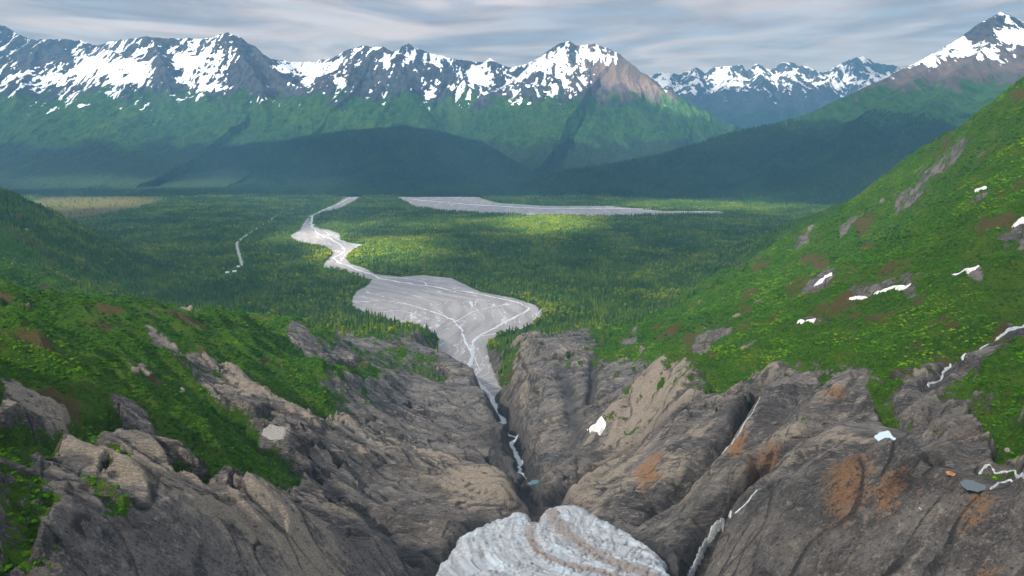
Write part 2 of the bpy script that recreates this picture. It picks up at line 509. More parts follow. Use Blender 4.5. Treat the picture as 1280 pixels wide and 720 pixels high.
scrub = .75 * sstep(.10, .42, fbm(Xg / 55, Yg / 55, 5, 35)) + blobs("140 410 60 20 .5;40 420 50 20 .5;860 420 60 20 .45;420 410 60 14 .6;1100 365 60 14 .6;1000 350 20 14 .7;1230 310 50 30 .45;1180 140 40 14 .7;1140 170 30 14 .6;1060 410 80 12 .4;30 495 60 30 .45;1200 500 60 20 .5;1060 300 60 20 .3;900 400 50 14 .45;300 420 50 20 .35;640 432 40 12 .5;1020 400 30 6 .7")

tanm = tanm + .55 * patch
orange = orange + .25 * patch
_pl = [hit(Zc, x, y)[:2] for x, y in [(700, 628), (722, 600), (760, 576), (800, 545), (835, 520), (858, 505)]]
_d, _, _ = polydist(Xg, Yg, _pl)
tanm = np.maximum(tanm, 1.0 * np.exp(-(_d / 9) ** 2) * (Yg < 700))
# ---- relief
rocky = np.clip(1.25 - green * 1.25, 0, 1)
rocky = rocky * (1 - .85 * sstep(-.005, -.03, sdist(S, Lg, rockpoly)) * sstep(120, 200, Xg) * (Z > 100))
gx = np.interp(Yg, [300, 420, 610, 860, 1150], [25, 18, 8, -8, -40])
lr = sstep(-25, 25, Xg - gx).astype(f4)
ca, sa = cos(radians(-20)), sin(radians(-20))
uL = Xg * ca + Yg * sa; vL = -Xg * sa + Yg * ca
ca, sa = cos(radians(41)), sin(radians(41))
uR = Xg * ca + Yg * sa; vR = -Xg * sa + Yg * ca
U = np.where(lr > .5, uR, uL + 900); V = np.where(lr > .5, vR, vL + 900)
qw = fbm(Xg / 70, Yg / 70, 3, 3) * 14
near = sstep(1500, 500, Yg) * .75 + .25
dome = np.abs(fbm((U + qw) / 170, (V + qw) / 40, 3, 41, gain=.4))
dome2 = np.abs(fbm((U + qw) / 85, (V - qw) / 15, 3, 43, gain=.45))
strat = fbm(U / 46, (V + qw * 1.3) / 5.5, 4, 45, gain=.6)
fine = fbm(U / 6, V / 2.6, 4, 47, gain=.6)
qq = (V + qw * 1.8) / 12 + fbm(U / 60, V / 30, 3, 48) * 2.2
fr = qq - np.floor(qq); ledge = np.where(fr < .86, fr / .86, (1 - fr) / .14)
cmask = np.clip(fbm(U / 40, V / 30, 3, 46) + .2, 0, 1)
crk = sstep(.86, .93, fr) * sstep(.15, .4, cmask)
qq = (V - qw * 2.2 + U * .22) / 27 + fbm(U / 90, V / 50, 3, 49) * 2.0
fr = qq - np.floor(qq); ledge2 = np.where(fr < .88, fr / .88, (1 - fr) / .12) * (.5 + .8 * fbm(U / 70, V / 40, 2, 50))
crk = np.maximum(crk, sstep(.88, .94, fr) * .9)
ledge = ledge * (.35 + 1.2 * np.clip(fbm(U / 40, V / 30, 3, 46) + .2, 0, 1))
cx = np.abs((lr - .5) * 2) ** .7
relief = (dome * 23 - 5 + dome2 * 6.5 + strat * 1.4 + ledge * 1.9 + ledge2 * 2.6) * near + fine * .8
crag = ridged(Xg / 26, Yg / 26, 4, 51)
relief += (crag - .5) * 1.4
vegrel = fbm(Xg / 160, Yg / 160, 5, 61) * 26 + (ridged((Xg * .5 + Yg) / 130, (Yg * .4 - Xg) / 330, 4, 63) - .55) * 46 + (ridged((Xg * .6 + Yg) / 45, (Yg * .5 - Xg) / 120, 3, 64) - .55) * 14 + med * 3.5 - 10
amp_e = sstep(8, 70, Z)
Z = Z + (relief * rocky * cx + vegrel * (1 - rocky) * .9) * amp_e
orange = orange + .0; stz = strat

for t, w_, h_ in [("865,468 855,520 832,560 800,600 770,622", 22, 9), ("965,470 955,530 925,578 900,615 878,655", 20, 10), ("1080,590 1020,585 975,600 945,640 925,700", 24, 9),
                  ("140,560 230,585 290,612 325,640", 14, 7), ("290,640 350,660 400,690 430,725", 14, 7), ("470,575 560,588 605,600 630,622", 14, 9), ("420,485 460,465 520,478 570,520", 24, 9),
                  ("180,415 232,440 292,470 345,510 400,545", 14, 7), ("830,455 800,480 770,520 760,555", 24, 8), ("1000,500 960,520 930,555", 14, 6), ("1110,480 1060,500 1010,530 975,560", 16, 6)]:
    pl = [hit(Zc, *map(float, a.split(',')))[:2] for a in t.split()]
    m = (Yg > min(p[1] for p in pl) - 90) & (Yg < max(p[1] for p in pl) + 90)
    d, _, _ = polydist(Xg[m] + qw[m] * .5, Yg[m] + qw[m] * .5, pl)
    Z[m] += h_ * np.exp(-(d / w_) ** 2 * 1.1)
# convex edges of the slabs are coloured paler
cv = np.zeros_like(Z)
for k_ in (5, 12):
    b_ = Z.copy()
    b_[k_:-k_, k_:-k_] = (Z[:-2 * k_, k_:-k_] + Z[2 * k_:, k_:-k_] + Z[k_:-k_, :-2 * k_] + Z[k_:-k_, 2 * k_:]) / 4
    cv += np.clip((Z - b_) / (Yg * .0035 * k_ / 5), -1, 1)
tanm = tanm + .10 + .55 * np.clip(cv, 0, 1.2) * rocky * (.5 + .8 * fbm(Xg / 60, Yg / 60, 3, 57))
# ---- main gorge and side gullies (carved)
gorge = [atz(*p) for p in [(672, 650, 222), (668, 637, 200), (664, 622, 160), (655, 598, 120), (648, 575, 86), (638, 555, 60), (629, 538, 40), (622, 515, 20), (605, 485, 9), (592, 450, 3), (585, 420, 0)]]
gorge = [(40, 300, 225)] + gorge


def wiggle(pl, amp, sc, seed, st=6.0):
    r = []
    for p, q in zip(pl[:-1], pl[1:]):
        nseg = max(1, int(math.dist(p[:2], q[:2]) / st))
        for k in range(nseg):
            t_ = k / nseg; r.append([p[i] + (q[i] - p[i]) * t_ for i in range(3)])
    r.append(list(pl[-1]))
    for p in r:
        a_ = amp * float(np.interp(p[1], [420, 520, 900, 1150], [0, 1, 1, .3]))
        p[0] += a_ * float(fbm(np.array([p[1] / sc]), np.array([seed + .5]), 3, seed)[0]) * 1.6
    return r


gorge = wiggle(gorge, 9, 70, 5)
sub = (Yg > 300) & (Yg < 1500) & (np.abs(Xg) < 260)
d, zc, arc = polydist(Xg[sub], Yg[sub], gorge)
hw = np.interp(Yg[sub], [400, 600, 860, 1020, 1160, 1300], [3, 3.5, 4.5, 6, 10, 20]) + med[sub] * 2
cut = zc + np.maximum(0, d - hw) * np.interp(Yg[sub], [400, 900, 1250], [2.0, 2.4, 2.4]) * (.8 + .9 * fbm(Xg[sub] / 45, Yg[sub] / 45, 3, 55))
Z[sub] = np.minimum(Z[sub], cut)
wet[sub] = np.maximum(wet[sub], sstep(16, 3, d) * .8)
gul = [("868,508 835,528 797,551 760,577 715,600 690,630", 6, 13), ("952,484 927,532 890,574 856,607 832,632", 7, 17), ("960,588 946,612 920,641 894,660 875,694 862,722", 6, 15),
       ("744,440 741,462 741,485 736,505", 5, 8), ("345,575 390,589 416,611 454,634 480,660", 4, 7), ("1280,400 1215,430 1185,455 1165,482", 5, 6),
       ("1290,580 1240,592 1190,590 1140,580 1100,560", 4, 4), ("560,545 590,560 612,580 640,600", 3, 6), ("700,455 712,500 722,540 700,580", 7, 5)]
gulw = []
for t, w, dep in gul:
    pl = [hit(Zc, *map(float, a.split(',')))[:2] for a in t.split()]
    gulw.append(pl)
    m = (Yg > min(p[1] for p in pl) - 60) & (Yg < max(p[1] for p in pl) + 60)
    d, _, _ = polydist(Xg[m], Yg[m], pl)
    g = np.exp(-(d / w) ** 2 * .6)
    g2 = np.exp(-(d / (w * .75)) ** 2)
    Z[m] = (Z[m] - dep * g) * (1 - g2) + (samp(Zc, Xg[m], Yg[m]) - dep) * g2
    wet[m] = np.maximum(wet[m], g * .7)

# ---- river flat
RIV = "432,243 418,252 398,262 384,268 378,276 375,282 362,289 370,295 385,300 405,303 417,310 405,322 404,326 430,331 448,337 460,341 466,348 462,355 445,365 440,375 442,385 480,398 530,412 550,425 548,440 545,465 575,480 600,495 612,508 632,508 620,480 611,450 608,430 622,418 650,411 667,405 678,392 670,382 640,372 600,365 565,348 530,344 500,346 470,343 455,335 438,330 432,322 440,314 458,306 440,304 426,301 424,292 410,287 400,286 388,280 386,270 398,265 420,262 435,255 455,243"
riv = [atz(*map(float, a.split(',')), 20 if i < 16 else 0)[:2] for i, a in enumerate(RIV.split())]
MAINR = "490,243 515,238 540,240 560,243 575,236 620,232 625,236 600,240 600,248 620,254 680,258 760,258 830,259 900,259 905,262 830,263 760,265 680,264 620,262 560,259 520,254"
mriv = [atz(*map(float, a.split(',')), 0 if i < 12 else 24)[:2] for i, a in enumerate(MAINR.split())]
Z = np.where(Z < 0, 0, Z)
Z = np.maximum(Z, 0)
m = (Yg > 1000) & (np.abs(Xg) < 1100)
dr = np.full(Z.shape, -1e3, dtype=f4)
wob = 6 * med[m]
dr[m] = sdist(Xg[m], Yg[m], riv) + wob
zfl = np.interp(Yg, [1000, 1160, 1300], [21, 8, 0]).astype(f4)
Z = np.where((dr > 0), np.minimum(Z, zfl), np.minimum(Z, np.where(dr > -150, zfl + np.maximum(-dr, 0) * np.interp(Yg, [1200, 1350], [1.6, 1.6]) * (1 + .5 * wx), 1e9))).astype(f4)
floorn = (fbm(Xg / 140, Yg / 140, 3, 71) * 2 + 2) * sstep(0, 60, -dr)
Z = np.where(Z < 4, np.maximum(Z, floorn * sstep(5, 1, Z)), Z)
# ---- level ground under the ponds
LEVEL = {}
for px_, py_, r_ in [(1108, 548, 11.0), (1216, 607, 7.5), (664, 602, 5), (344, 542, 6)]:
    h_ = hit(Zc, px_, py_); dd = np.hypot(Xg - h_[0], (Yg - h_[1]) * .8)
    zl_ = h_[2]
    LEVEL[px_] = zl_
    k_ = sstep(r_ * 2.3, r_ * 1.1, dd)
    Z = Z * (1 - k_) + zl_ * k_
    green = green * (1 - .8 * k_)
# ---- the bed under the glacier tongue
GLP = [atz(*p) for p in [(515, 735, 266), (536, 710, 262), (556, 690, 256), (570, 668, 250), (600, 655, 246), (636, 643, 240), (658, 641, 238), (664, 645, 238), (669, 662, 240), (675, 645, 237), (684, 636, 236), (700, 632, 236), (725, 630, 237),
                         (736, 634, 238), (742, 643, 240), (770, 655, 244), (790, 668, 248), (814, 682, 252), (834, 697, 255), (840, 712, 258), (852, 735, 264)]]
glac = [(-62, 170)] + [p[:2] for p in GLP] + [(110, 170), (120, 75), (-75, 75)]


def glz(X, Y):
    return np.interp(Y, [75, 150, 200, 262, 300, 365, 420], [318, 292, 278, 262, 254, 236, 226])


m = Yg < 470
dg = sdist(Xg[m], Yg[m], glac)
bed = glz(Xg[m], Yg[m]) - 7.5 + np.maximum(-dg, 0) * 1.1 - np.clip(dg, 0, 20) * .6
Z[m] = np.minimum(Z[m], bed)
wet[m] = np.maximum(wet[m], sstep(-14, -2, dg) * .75)
mead_ = [atz(*map(float, a.split(',')), zq)[:2] for a, zq in [('30,264', 20), ('50,247', 0), ('130,243', 0), ('215,244', 0), ('190,254', 8), ('150,262', 18), ('90,270', 20)]]
mm = (Yg > 3000) & (Xg < 0)
scrub[mm] = np.maximum(scrub[mm], .8 * inside(Xg[mm] + 60 * big[mm], Yg[mm] + 60 * med[mm], mead_))
# slim outer skirt so the sheet meets the lower ground
Z[-1, :] = -1.5
green = np.where(Z < 5, np.maximum(green, .75), green)
V = np.stack([Xg, Yg, Z], -1).reshape(-1, 3)
ter = mesh_np('terrain', V, grid_faces(NR, NC), M_TER)
tag(ter, kind='structure')
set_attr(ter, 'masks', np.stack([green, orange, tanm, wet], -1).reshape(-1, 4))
set_attr(ter, 'rock', np.stack([np.clip(crk, 0, 1), dome, scrub, lr], -1).reshape(-1, 4))
print('terrain done')


def zt(X, Y): return samp(Z, X, Y)


# ------------------------------------------------------------------ draped sheets
def drape(name, inside_fn, bbox, sx, sy, lift, edge, mat, top=None, attr=None, thick=None):
    x0, y0, x1, y1 = bbox
    nx, ny = int((x1 - x0) / sx) + 2, int((y1 - y0) / sy) + 2
    X, Y = np.meshgrid(x0 + np.arange(nx) * sx, y0 + np.arange(ny) * sy)
    d = inside_fn(X, Y)
    zz = (zt(X, Y) if top is None else top(X, Y, d)) + lift * np.clip(d / edge, -.6, 1)
    dc = np.maximum(np.maximum(d[:-1, :-1], d[1:, 1:]), np.maximum(d[:-1, 1:], d[1:, :-1]))
    q = grid_faces(ny, nx, dc > 0)
    V = np.stack([X, Y, zz], -1).reshape(-1, 3)
    ex = attr(X, Y, d).reshape(-1, 4) if attr else None
    V, q, ex = compact(V, q, ex)
    o = mesh_np(name, V, q, mat)
    if ex is not None: set_attr(o, 'masks', ex)
    return o


def bb(pts, pad):
    xs = [p[0] for p in pts]; ys = [p[1] for p in pts]
    return min(xs) - pad, min(ys) - pad, max(xs) + pad, max(ys) + pad


def hits(t, G=None):
    return [hit(Z if G is None else G, *map(float, a.split(','))) for a in t.split()]


def ribbon(name, t, w, mat, lift=.5, floor=False, wob=.3, step=None, seed=1, label=None, cat='stream', kind=None, prebuilt=None):
    pl = prebuilt or ([atz(*map(float, a.split(',')), 0) for a in t.split()] if floor else hits(t))
    pl = [p[:2] for p in pl]
    L = sum(math.dist(a, b) for a, b in zip(pl[:-1], pl[1:]))
    w0, w1 = (w if isinstance(w, tuple) else (w, w))

    def fn(X, Y):
        jx = fbm(X / (w0 * 8), Y / (w0 * 8), 4, seed, gain=.5) * w0 * wob * 3
        jy = fbm(X / (w0 * 8), Y / (w0 * 8), 4, seed + 50, gain=.5) * w0 * wob * 3
        d, _, a = polydist(X + jx, Y + jy, pl)
        ww = (w0 + (w1 - w0) * a / L) / 2 * np.maximum(.5, 1 + 1.1 * fbm(a / (w0 * 5), a * 0 + seed, 3, seed + 9))
        return ww - d
    st = step or max(min(w0, w1) / 4, .25)
    o = drape(name, fn, bb(pl, w0 * 2), st, st, lift, max(w0, w1) * .3, mat)
    tag(o, label, cat if kind is None else None, None, kind)
    return o


FLOW = [atz(*map(float, a.split(',')), 0)[:2] for a in "437,247 405,262 388,280 412,298 432,314 425,329 452,339 475,348 540,358 600,372 612,400 588,432 583,468".split()]


def braid(X, Y, d):
    q_ = 10 * fbm(X / 60, Y / 60, 3, 911)
    f, _, a = polydist(X + q_, Y + q_, FLOW)
    out = 0
    for k_, (w_, L_, th) in enumerate([(34, 260, .05), (15, 130, .07), (7, 70, .10)]):
        n_ = np.abs(fbm(f / w_ + 3 * k_, a / L_, 3, 920 + k_))
        g_ = sstep(-.25, .2, fbm(X / 120, Y / 120, 3, 930 + k_))
        out = np.maximum(out, (1 - sstep(0, th, n_)) * g_ * (1 - .2 * k_))
    return np.stack([out, fbm(f / 22, a / 160, 4, 940) * .5 + .5, out * 0, out * 0 + 1], -1)


drp = drape('riverbed', lambda X, Y: sdist(X, Y, riv) + 6 * fbm(X / 18, Y / 18, 4, 37), bb(riv, 10), 1.8, 2.6, .35, 2, M_GRAVEL, attr=braid)
tag(drp, kind='structure')
o = drape('far_riverbed', lambda X, Y: sdist(X, Y, mriv) + 12 * fbm(X / 60, Y / 60, 3, 77), bb(mriv, 30), 8, 8, .5, 4, M_GRAVEL, attr=braid)
tag(o, kind='structure')
braids = [("437,247 425,254 405,262 392,269 388,277 392,286 398,293 412,298 428,308 432,314 418,322 425,329 440,334 452,339", 12),
          ("452,339 462,342 475,348 500,353 540,358 600,368 648,378 662,385 645,396 622,408 606,416 594,424 588,432 590,442", (9, 7)),
          ("445,378 480,375 512,381 545,391 566,400 577,412 581,426 588,438", (4, 6)), ("678,385 664,404 650,411 622,417 600,420 590,428", (3, 4)),
          ("470,347 500,347 530,352 534,358", 3.5), ("548,388 560,398 574,402", 3), ("470,390 500,388 530,396 560,404", 2.5), ("640,380 612,384 590,390 570,402", 2.5),
          ("545,366 580,372 612,376", 2.5), ("432,302 424,300 412,293 404,288", 5), ("440,306 450,306 432,318 426,326", 5)]
for i, (t, w) in enumerate(braids):
    ribbon('river', t, w, M_RIVER, .75, True, .35, step=1.6 if i > 1 else 2.2, seed=i, kind='structure')
for i, (t, w) in enumerate([("500,248 540,252 600,257 680,261 780,261 890,261", 26), ("520,243 570,248 590,240 618,235", 18)]):
    ribbon('river', t, w, M_RIVER, 1.1, True, .3, step=8, seed=i + 30, kind='structure')
# river dropping through the gorge
lower = [p for p in gorge if 700 < p[1]][::-1]
pre = [atz(588, 432, 0), atz(592, 445, 2), atz(584, 458, 4), atz(583, 468, 6), atz(600, 480, 8), atz(612, 492, 11), atz(618, 505, 18), atz(622, 515, 20), atz(629, 538, 40), atz(638, 555, 60), atz(648, 575, 86), atz(655, 598, 120)]
ribbon('river', None, (10, 5), M_WHITEW, .9, wob=.35, step=1.2, seed=51, kind='structure', prebuilt=wiggle(pre, 9, 70, 5))
ribbon('river', None, 4, M_WHITEW, .9, wob=.4, step=1.0, seed=53, kind='structure', prebuilt=[atz(592, 445, 2), atz(600, 462, 5), atz(590, 473, 7), atz(606, 486, 9), atz(616, 498, 13)])
ribbon('waterfall', "946,613 935,627 920,641 905,652 894,660 884,677 875,694 868,708 861,722", (.7, 2.0), M_WHITEW, .7, wob=.25, step=.3, seed=3,
       label='white waterfall pouring down the dark rock gully beside the glacier', cat='waterfall')
ribbon('mountain_stream', "1290,400 1270,410 1250,420 1225,436 1205,448 1190,455 1180,466 1174,475 1160,481", (1.7, 1.1), M_WHITEW, .6, wob=.4, step=.35, seed=4,
       label='thin white stream tumbling down the green slope over a bare rock strip', cat='stream')
ribbon('mountain_stream', "1290,590 1268,589 1240,585 1224,590", .55, M_WHITEW, .45, wob=.4, step=.22, seed=5,
       label='short white rill above the two rusty orange boulders', cat='stream')
ribbon('mountain_stream', "1285,596 1262,600 1248,604 1238,611", .65, M_WHITEW, .45, wob=.4, step=.22, seed=6,
       label='foaming rill running straight into the small dark rock pool', cat='stream')
ribbon('mountain_stream', "950,496 938,520 925,540 914,556 903,567", (.4, .9), M_WHITEW, .6, wob=.4, step=.3, seed=7,
       label='narrow white streamlet inside the crack between two whaleback rocks', cat='stream')
# ponds
mw = NT('pond_water', .15, .5); mw.base((.30, .38, .42))


def pond(name, t, c, label, cat):
    cx0 = np.mean([float(a.split(',')[0]) for a in t.split()])
    z0 = LEVEL[min(LEVEL, key=lambda k: abs(k - cx0))] + .15
    poly = [atz(*map(float, a.split(',')), z0)[:2] for a in t.split()]
    o = drape(name, lambda X, Y: sdist(X, Y, poly) + .6 * perlin(X / 3, Y / 3, 8), bb(poly, 2), .4, .4, 0.0, 1, c,
              top=lambda X, Y, d: np.full(X.shape, z0))
    tag(o, label, cat)


pond('pond', "1093,546 1100,541 1110,538 1116,546 1125,552 1122,558 1110,559 1100,553", mw.m, 'small pale blue meltwater pond at the tip of the green strip', 'pond')
mdk = NT('dark_pool_water', .3, .15); mdk.base((.05, .065, .075))
pond('rock_pool', "1200,602 1215,600 1230,607 1232,612 1222,615 1208,612", mdk.m, 'dark rock pool fed by the two white rills', 'pool')
mte = NT('teal_pool_water', .12, .5); mte.base((.012, .06, .07))
pond('gorge_pool', "659,604 667,600 673,600 673,604 666,608", mte.m, 'teal plunge pool at the foot of the gorge river', 'pool')

# snow patches on the near slope
EXCL = []
ms = NT('old_snow', .7, .3)
_n = ms.noise(ms.pos(), .5, 4)
ms.base(ms.mix(ms.mr(_n, .3, .65), (.33, .31, .29), (.55, .55, .56))); ms.bump(_n, .3)
M_SNOW = ms.m
for t, lab in SP:
    poly = [p[:2] for p in hits(t)]
    EXCL.append((poly, 2.2))
    w = bb(poly, 3); st = max((w[2] - w[0]) / 60, .5)
    o = drape('snow_patch', lambda X, Y: sdist(X, Y, poly) - .1 + .6 * fbm(X / 6, Y / 6, 3, 19), w, st, st * 1.6, 1.3, 2.5, M_SNOW)
    tag(o, lab, 'snow patch', 'snow patches on the near slopes')

# ------------------------------------------------------------------ glacier tongue
BANDS = [[atz(x, y, glz(0, yy)) for x, y, yy in [(668, 646, 350), (658, 660, 330), (656, 678, 310), (668, 698, 290), (700, 712, 272), (750, 722, 262), (820, 740, 250)]],
         [atz(x, y, glz(0, yy)) for x, y, yy in [(686, 640, 360), (694, 655, 335), (705, 672, 315), (730, 690, 295), (765, 708, 275), (820, 725, 262)]]]


def gwarp(X, Y):
    d, _, a = polydist(X, Y, [p[:2] for p in BANDS[0]])
    # signed side: right of band
    b = BANDS[0]
    xl = np.interp(-Y, [-p[1] for p in b], [p[0] for p in b])
    return np.where(X > xl, d, -d), a


def gl_disp(X, Y, d):
    w, a = gwarp(X, Y)
    st = fbm(w / 3.2, a / 26, 4, 81, gain=.6)
    tr = np.abs(fbm(a / 5, w / 16, 3, 83))
    bl = ridged(X / 11, Y / 11, 3, 85)
    return st * .9 - (1 - sstep(0, .14, tr)) * 1.5 + (bl - .5) * .8 + (ridged(w / 3.0, a / 20, 3, 86) - .5) * .9


def gl_top(X, Y, d):
    e = np.clip(d, 0, None)
    cross = -((X - 18) / 70.0) ** 2 * 2
    return glz(X, Y) + 2 + cross - 8 * np.exp(-e / 2.2) + gl_disp(X, Y, d) * sstep(0, 6, d) - 14 * (d < 0)


def gl_attr(X, Y, d):
    w, a = gwarp(X, Y)
    st = fbm(w / 2.4, a / 45, 4, 91, gain=.65) * .75 + .5
    d0 = np.exp(-((w - 2) / 3.2) ** 2)
    w2, _, _ = polydist(X, Y, [p[:2] for p in BANDS[1]])
    d1 = np.exp(-(w2 / 5) ** 2)
    hf = fbm(w / .9, a / 50, 3, 95) * .9 + .5
    dirt = np.clip(np.maximum(d0, d1) * (.1 + st * .7 + hf * .7), 0, 1)
    dirt = np.maximum(dirt, .42 * hf * sstep(.25, .7, st))
    dirt = np.clip(dirt * 1.25, 0, 1)
    dirt = np.maximum(dirt, .5 * sstep(2, 40, w) * sstep(300, 230, Y) * st * 1.3)
    blue = sstep(.52, .7, fbm(X / 14, Y / 18, 3, 93) * .5 + .5)
    edge = sstep(4, 0, d) * .6
    return np.stack([dirt, st, blue, edge], -1)


mg = NT('glacier_ice', .55, .4)
gd, gst, gb, ge = mg.attr('masks')
gn = mg.noise(mg.pos(), .55, 6, .72)
gnf = mg.noise(mg.pos(), 2.5, 4, .7)
c = mg.mix(mg.mr(gst, .3, .7), (.15, .16, .175), (.34, .36, .38))
c = mg.mix(mg.mr(gn, .38, .58, .75, 0), c, (.26, .28, .31))
c = mg.mix(mg.math('MULTIPLY', gb, .3), c, (.45, .58, .66))
c = mg.mix(mg.mr(mg.math('ADD', gd, mg.math('MULTIPLY', mg.math('SUBTRACT', gn, .5), 1.4)), .25, .8, 0, .85), c, (.16, .13, .115))
c = mg.mix(mg.mr(gnf, .56, .7, 0, .4), c, (.17, .15, .14))
c = mg.mix(ge, c, (.25, .26, .28))
mg.base(c); mg.bump(mg.math('ADD', gn, mg.math('MULTIPLY', gnf, .3)), 1.0, 1.0)
o = drape('glacier', lambda X, Y: sdist(X, Y, glac) - .8 + 5 * fbm(X / 8, Y / 11, 5, 87, gain=.6), bb(glac, 4), .55, .8, 0, 1, mg.m, top=gl_top, attr=gl_attr)
tag(o, 'tongue of grey white glacier ice with curved dirty bands in the rock gorge', 'glacier')
print('glacier done')


# ------------------------------------------------------------------ mountains
def fall(zl, d, k, r=0.0):
    d = np.sqrt(d * d + r * r) - r
    zl = np.maximum(zl, 30); T = zl * .35
    return np.maximum((zl + T) * np.exp(-k * d / (zl + T)) - T, -160)


def mountain(name, ridges, Yr, sr, nr, nc, mat, k=.75, r=0, wamp=90, namp=60, masks=None, snowcfg=None, seed=0, nx=260, ny=700, base=-30):
    Y = np.linspace(Yr[0], Yr[1], nr)[:, None] * np.ones((1, nc))
    s = np.linspace(sr[0], sr[1], nc)[None, :]
    X = (s * Y).astype(f4); Y = Y.astype(f4)
    wxx = fbm(X / 600, Y / 600, 4, seed + 1) * wamp; wyy = fbm(X / 600, Y / 600, 4, seed + 2) * wamp * 1.6
    H = np.full_like(X, -160); dm = np.full_like(X, 1e9)
    for rd in ridges:
        p3 = [at(*p) for p in rd]
        d, z, _ = polydist(X + wxx, Y + wyy, p3)
        h = fall(np.maximum(z, 20), d, k, r)
        H = np.logaddexp(H / 24, h / 24) * 24
        dm = np.minimum(dm, d)
    rel = sstep(0, 260, dm)
    gully = ridged((X + wxx * 2) / nx, (Y + wyy) / ny, 5, seed + 3)
    ridn = fbm(X / 900, Y / 900, 5, seed + 4)
    lo = sstep(0, 400, H)
    H2 = H + ((gully - .6) * namp * (.35 + .65 * rel) + ridn * namp * .6 * rel + fbm(X / 90, Y / 90, 4, seed + 5) * namp * .16) * (.12 + .88 * lo)
    H2 = H2 + base * (1 - sstep(-20, 40, H))
    kk_ = sstep(Yr[0], Yr[0] + 420, Y); H2 = H2 * kk_ + np.minimum(H2, base) * (1 - kk_)
    zx = np.gradient(H2, axis=1) / np.gradient(X, axis=1); zy = np.gradient(H2, axis=0) / np.gradient(Y, axis=0)
    slope = np.hypot(zx, zy)
    o = mesh_np(name, np.stack([X, Y, H2], -1).reshape(-1, 3), grid_faces(nr, nc), mat)
    mk = masks(X, Y, H2, slope, gully, ridn, dm)
    set_attr(o, 'masks', np.stack(mk, -1).reshape(-1, 4))
    tag(o, kind='structure')
    return o, H2, Yr, sr


def xz_blobs(X, Y, Zm, txt, Yd):
    r = np.zeros_like(X)
    for b in txt.split(';'):
        px, py, rx, ry, k = map(float, b.split())
        x, y, z = at(px, py, Yd)
        sx = x / y; sz = (z - CZ) / y
        d = ((X / Y - sx) / (rx / F)) ** 2 + (((Zm - CZ) / Y - sz) / (ry / F)) ** 2
        r = np.maximum(r, k * np.exp(-d * .6))
    return r


Bd = [
    [(-120, 60, 9400), (-30, 20, 9400), (0, 30, 9300), (20, 42, 9200), (48, 52, 9000), (70, 62, 8600)],
    [(20, 66, 8400), (50, 50, 8200), (75, 48, 8200), (100, 52, 8300), (120, 57, 8350), (150, 51, 8200), (180, 46, 8000), (200, 47, 8100), (235, 49, 8300), (262, 47, 8300), (282, 41, 8200), (300, 47, 8150), (318, 58, 8200), (332, 72, 8400), (360, 77, 9000), (395, 77, 9000), (415, 73, 8500), (430, 62, 8200), (450, 58, 8000), (480, 60, 8000), (500, 66, 7900), (530, 78, 7900), (560, 90, 7900), (600, 108, 7800)],
    [(480, 70, 9500), (500, 62, 9500), (512, 54, 9500), (530, 64, 9500), (570, 74, 9500), (600, 78, 9500), (612, 73, 9400), (622, 80, 9300), (640, 84, 9200)],
    [(640, 84, 9000), (660, 79, 8800), (680, 65, 8600), (700, 54, 8500), (712, 52, 8500), (722, 57, 8500), (745, 54, 8500), (770, 66, 8400), (785, 78, 8300), (810, 95, 8200), (835, 116, 8100), (870, 141, 8000), (915, 166, 7800)],
    [(50, 50, 8200), (38, 75, 7700), (22, 110, 7100), (10, 150, 6500)],
    [(100, 52, 8300), (120, 90, 7600), (110, 120, 7100), (100, 160, 6500)],
    [(182, 46, 8000), (198, 70, 7600), (212, 105, 7200), (225, 150, 6600)],
    [(282, 41, 8200), (300, 65, 7800), (325, 105, 7300), (335, 140, 6800), (330, 165, 6400)],
    [(235, 49, 8300), (240, 80, 7700), (265, 125, 7000), (270, 160, 6500)],
    [(318, 60, 8200), (350, 95, 7700), (380, 115, 7300)],
    [(450, 58, 8000), (440, 90, 7500), (420, 120, 7100), (410, 160, 6500)],
    [(480, 60, 8000), (505, 95, 7400), (520, 135, 6900), (540, 175, 6400)],
    [(560, 90, 7900), (615, 125, 7400), (670, 155, 7000), (700, 180, 6600), (730, 200, 6300)],
    [(612, 73, 9400), (640, 105, 8600), (680, 130, 8000)],
    [(712, 52, 8500), (690, 90, 8000), (720, 130, 7500), (760, 170, 7100), (790, 195, 6800)],
    [(770, 66, 8400), (770, 100, 8000), (800, 140, 7600), (850, 185, 7000)],
]


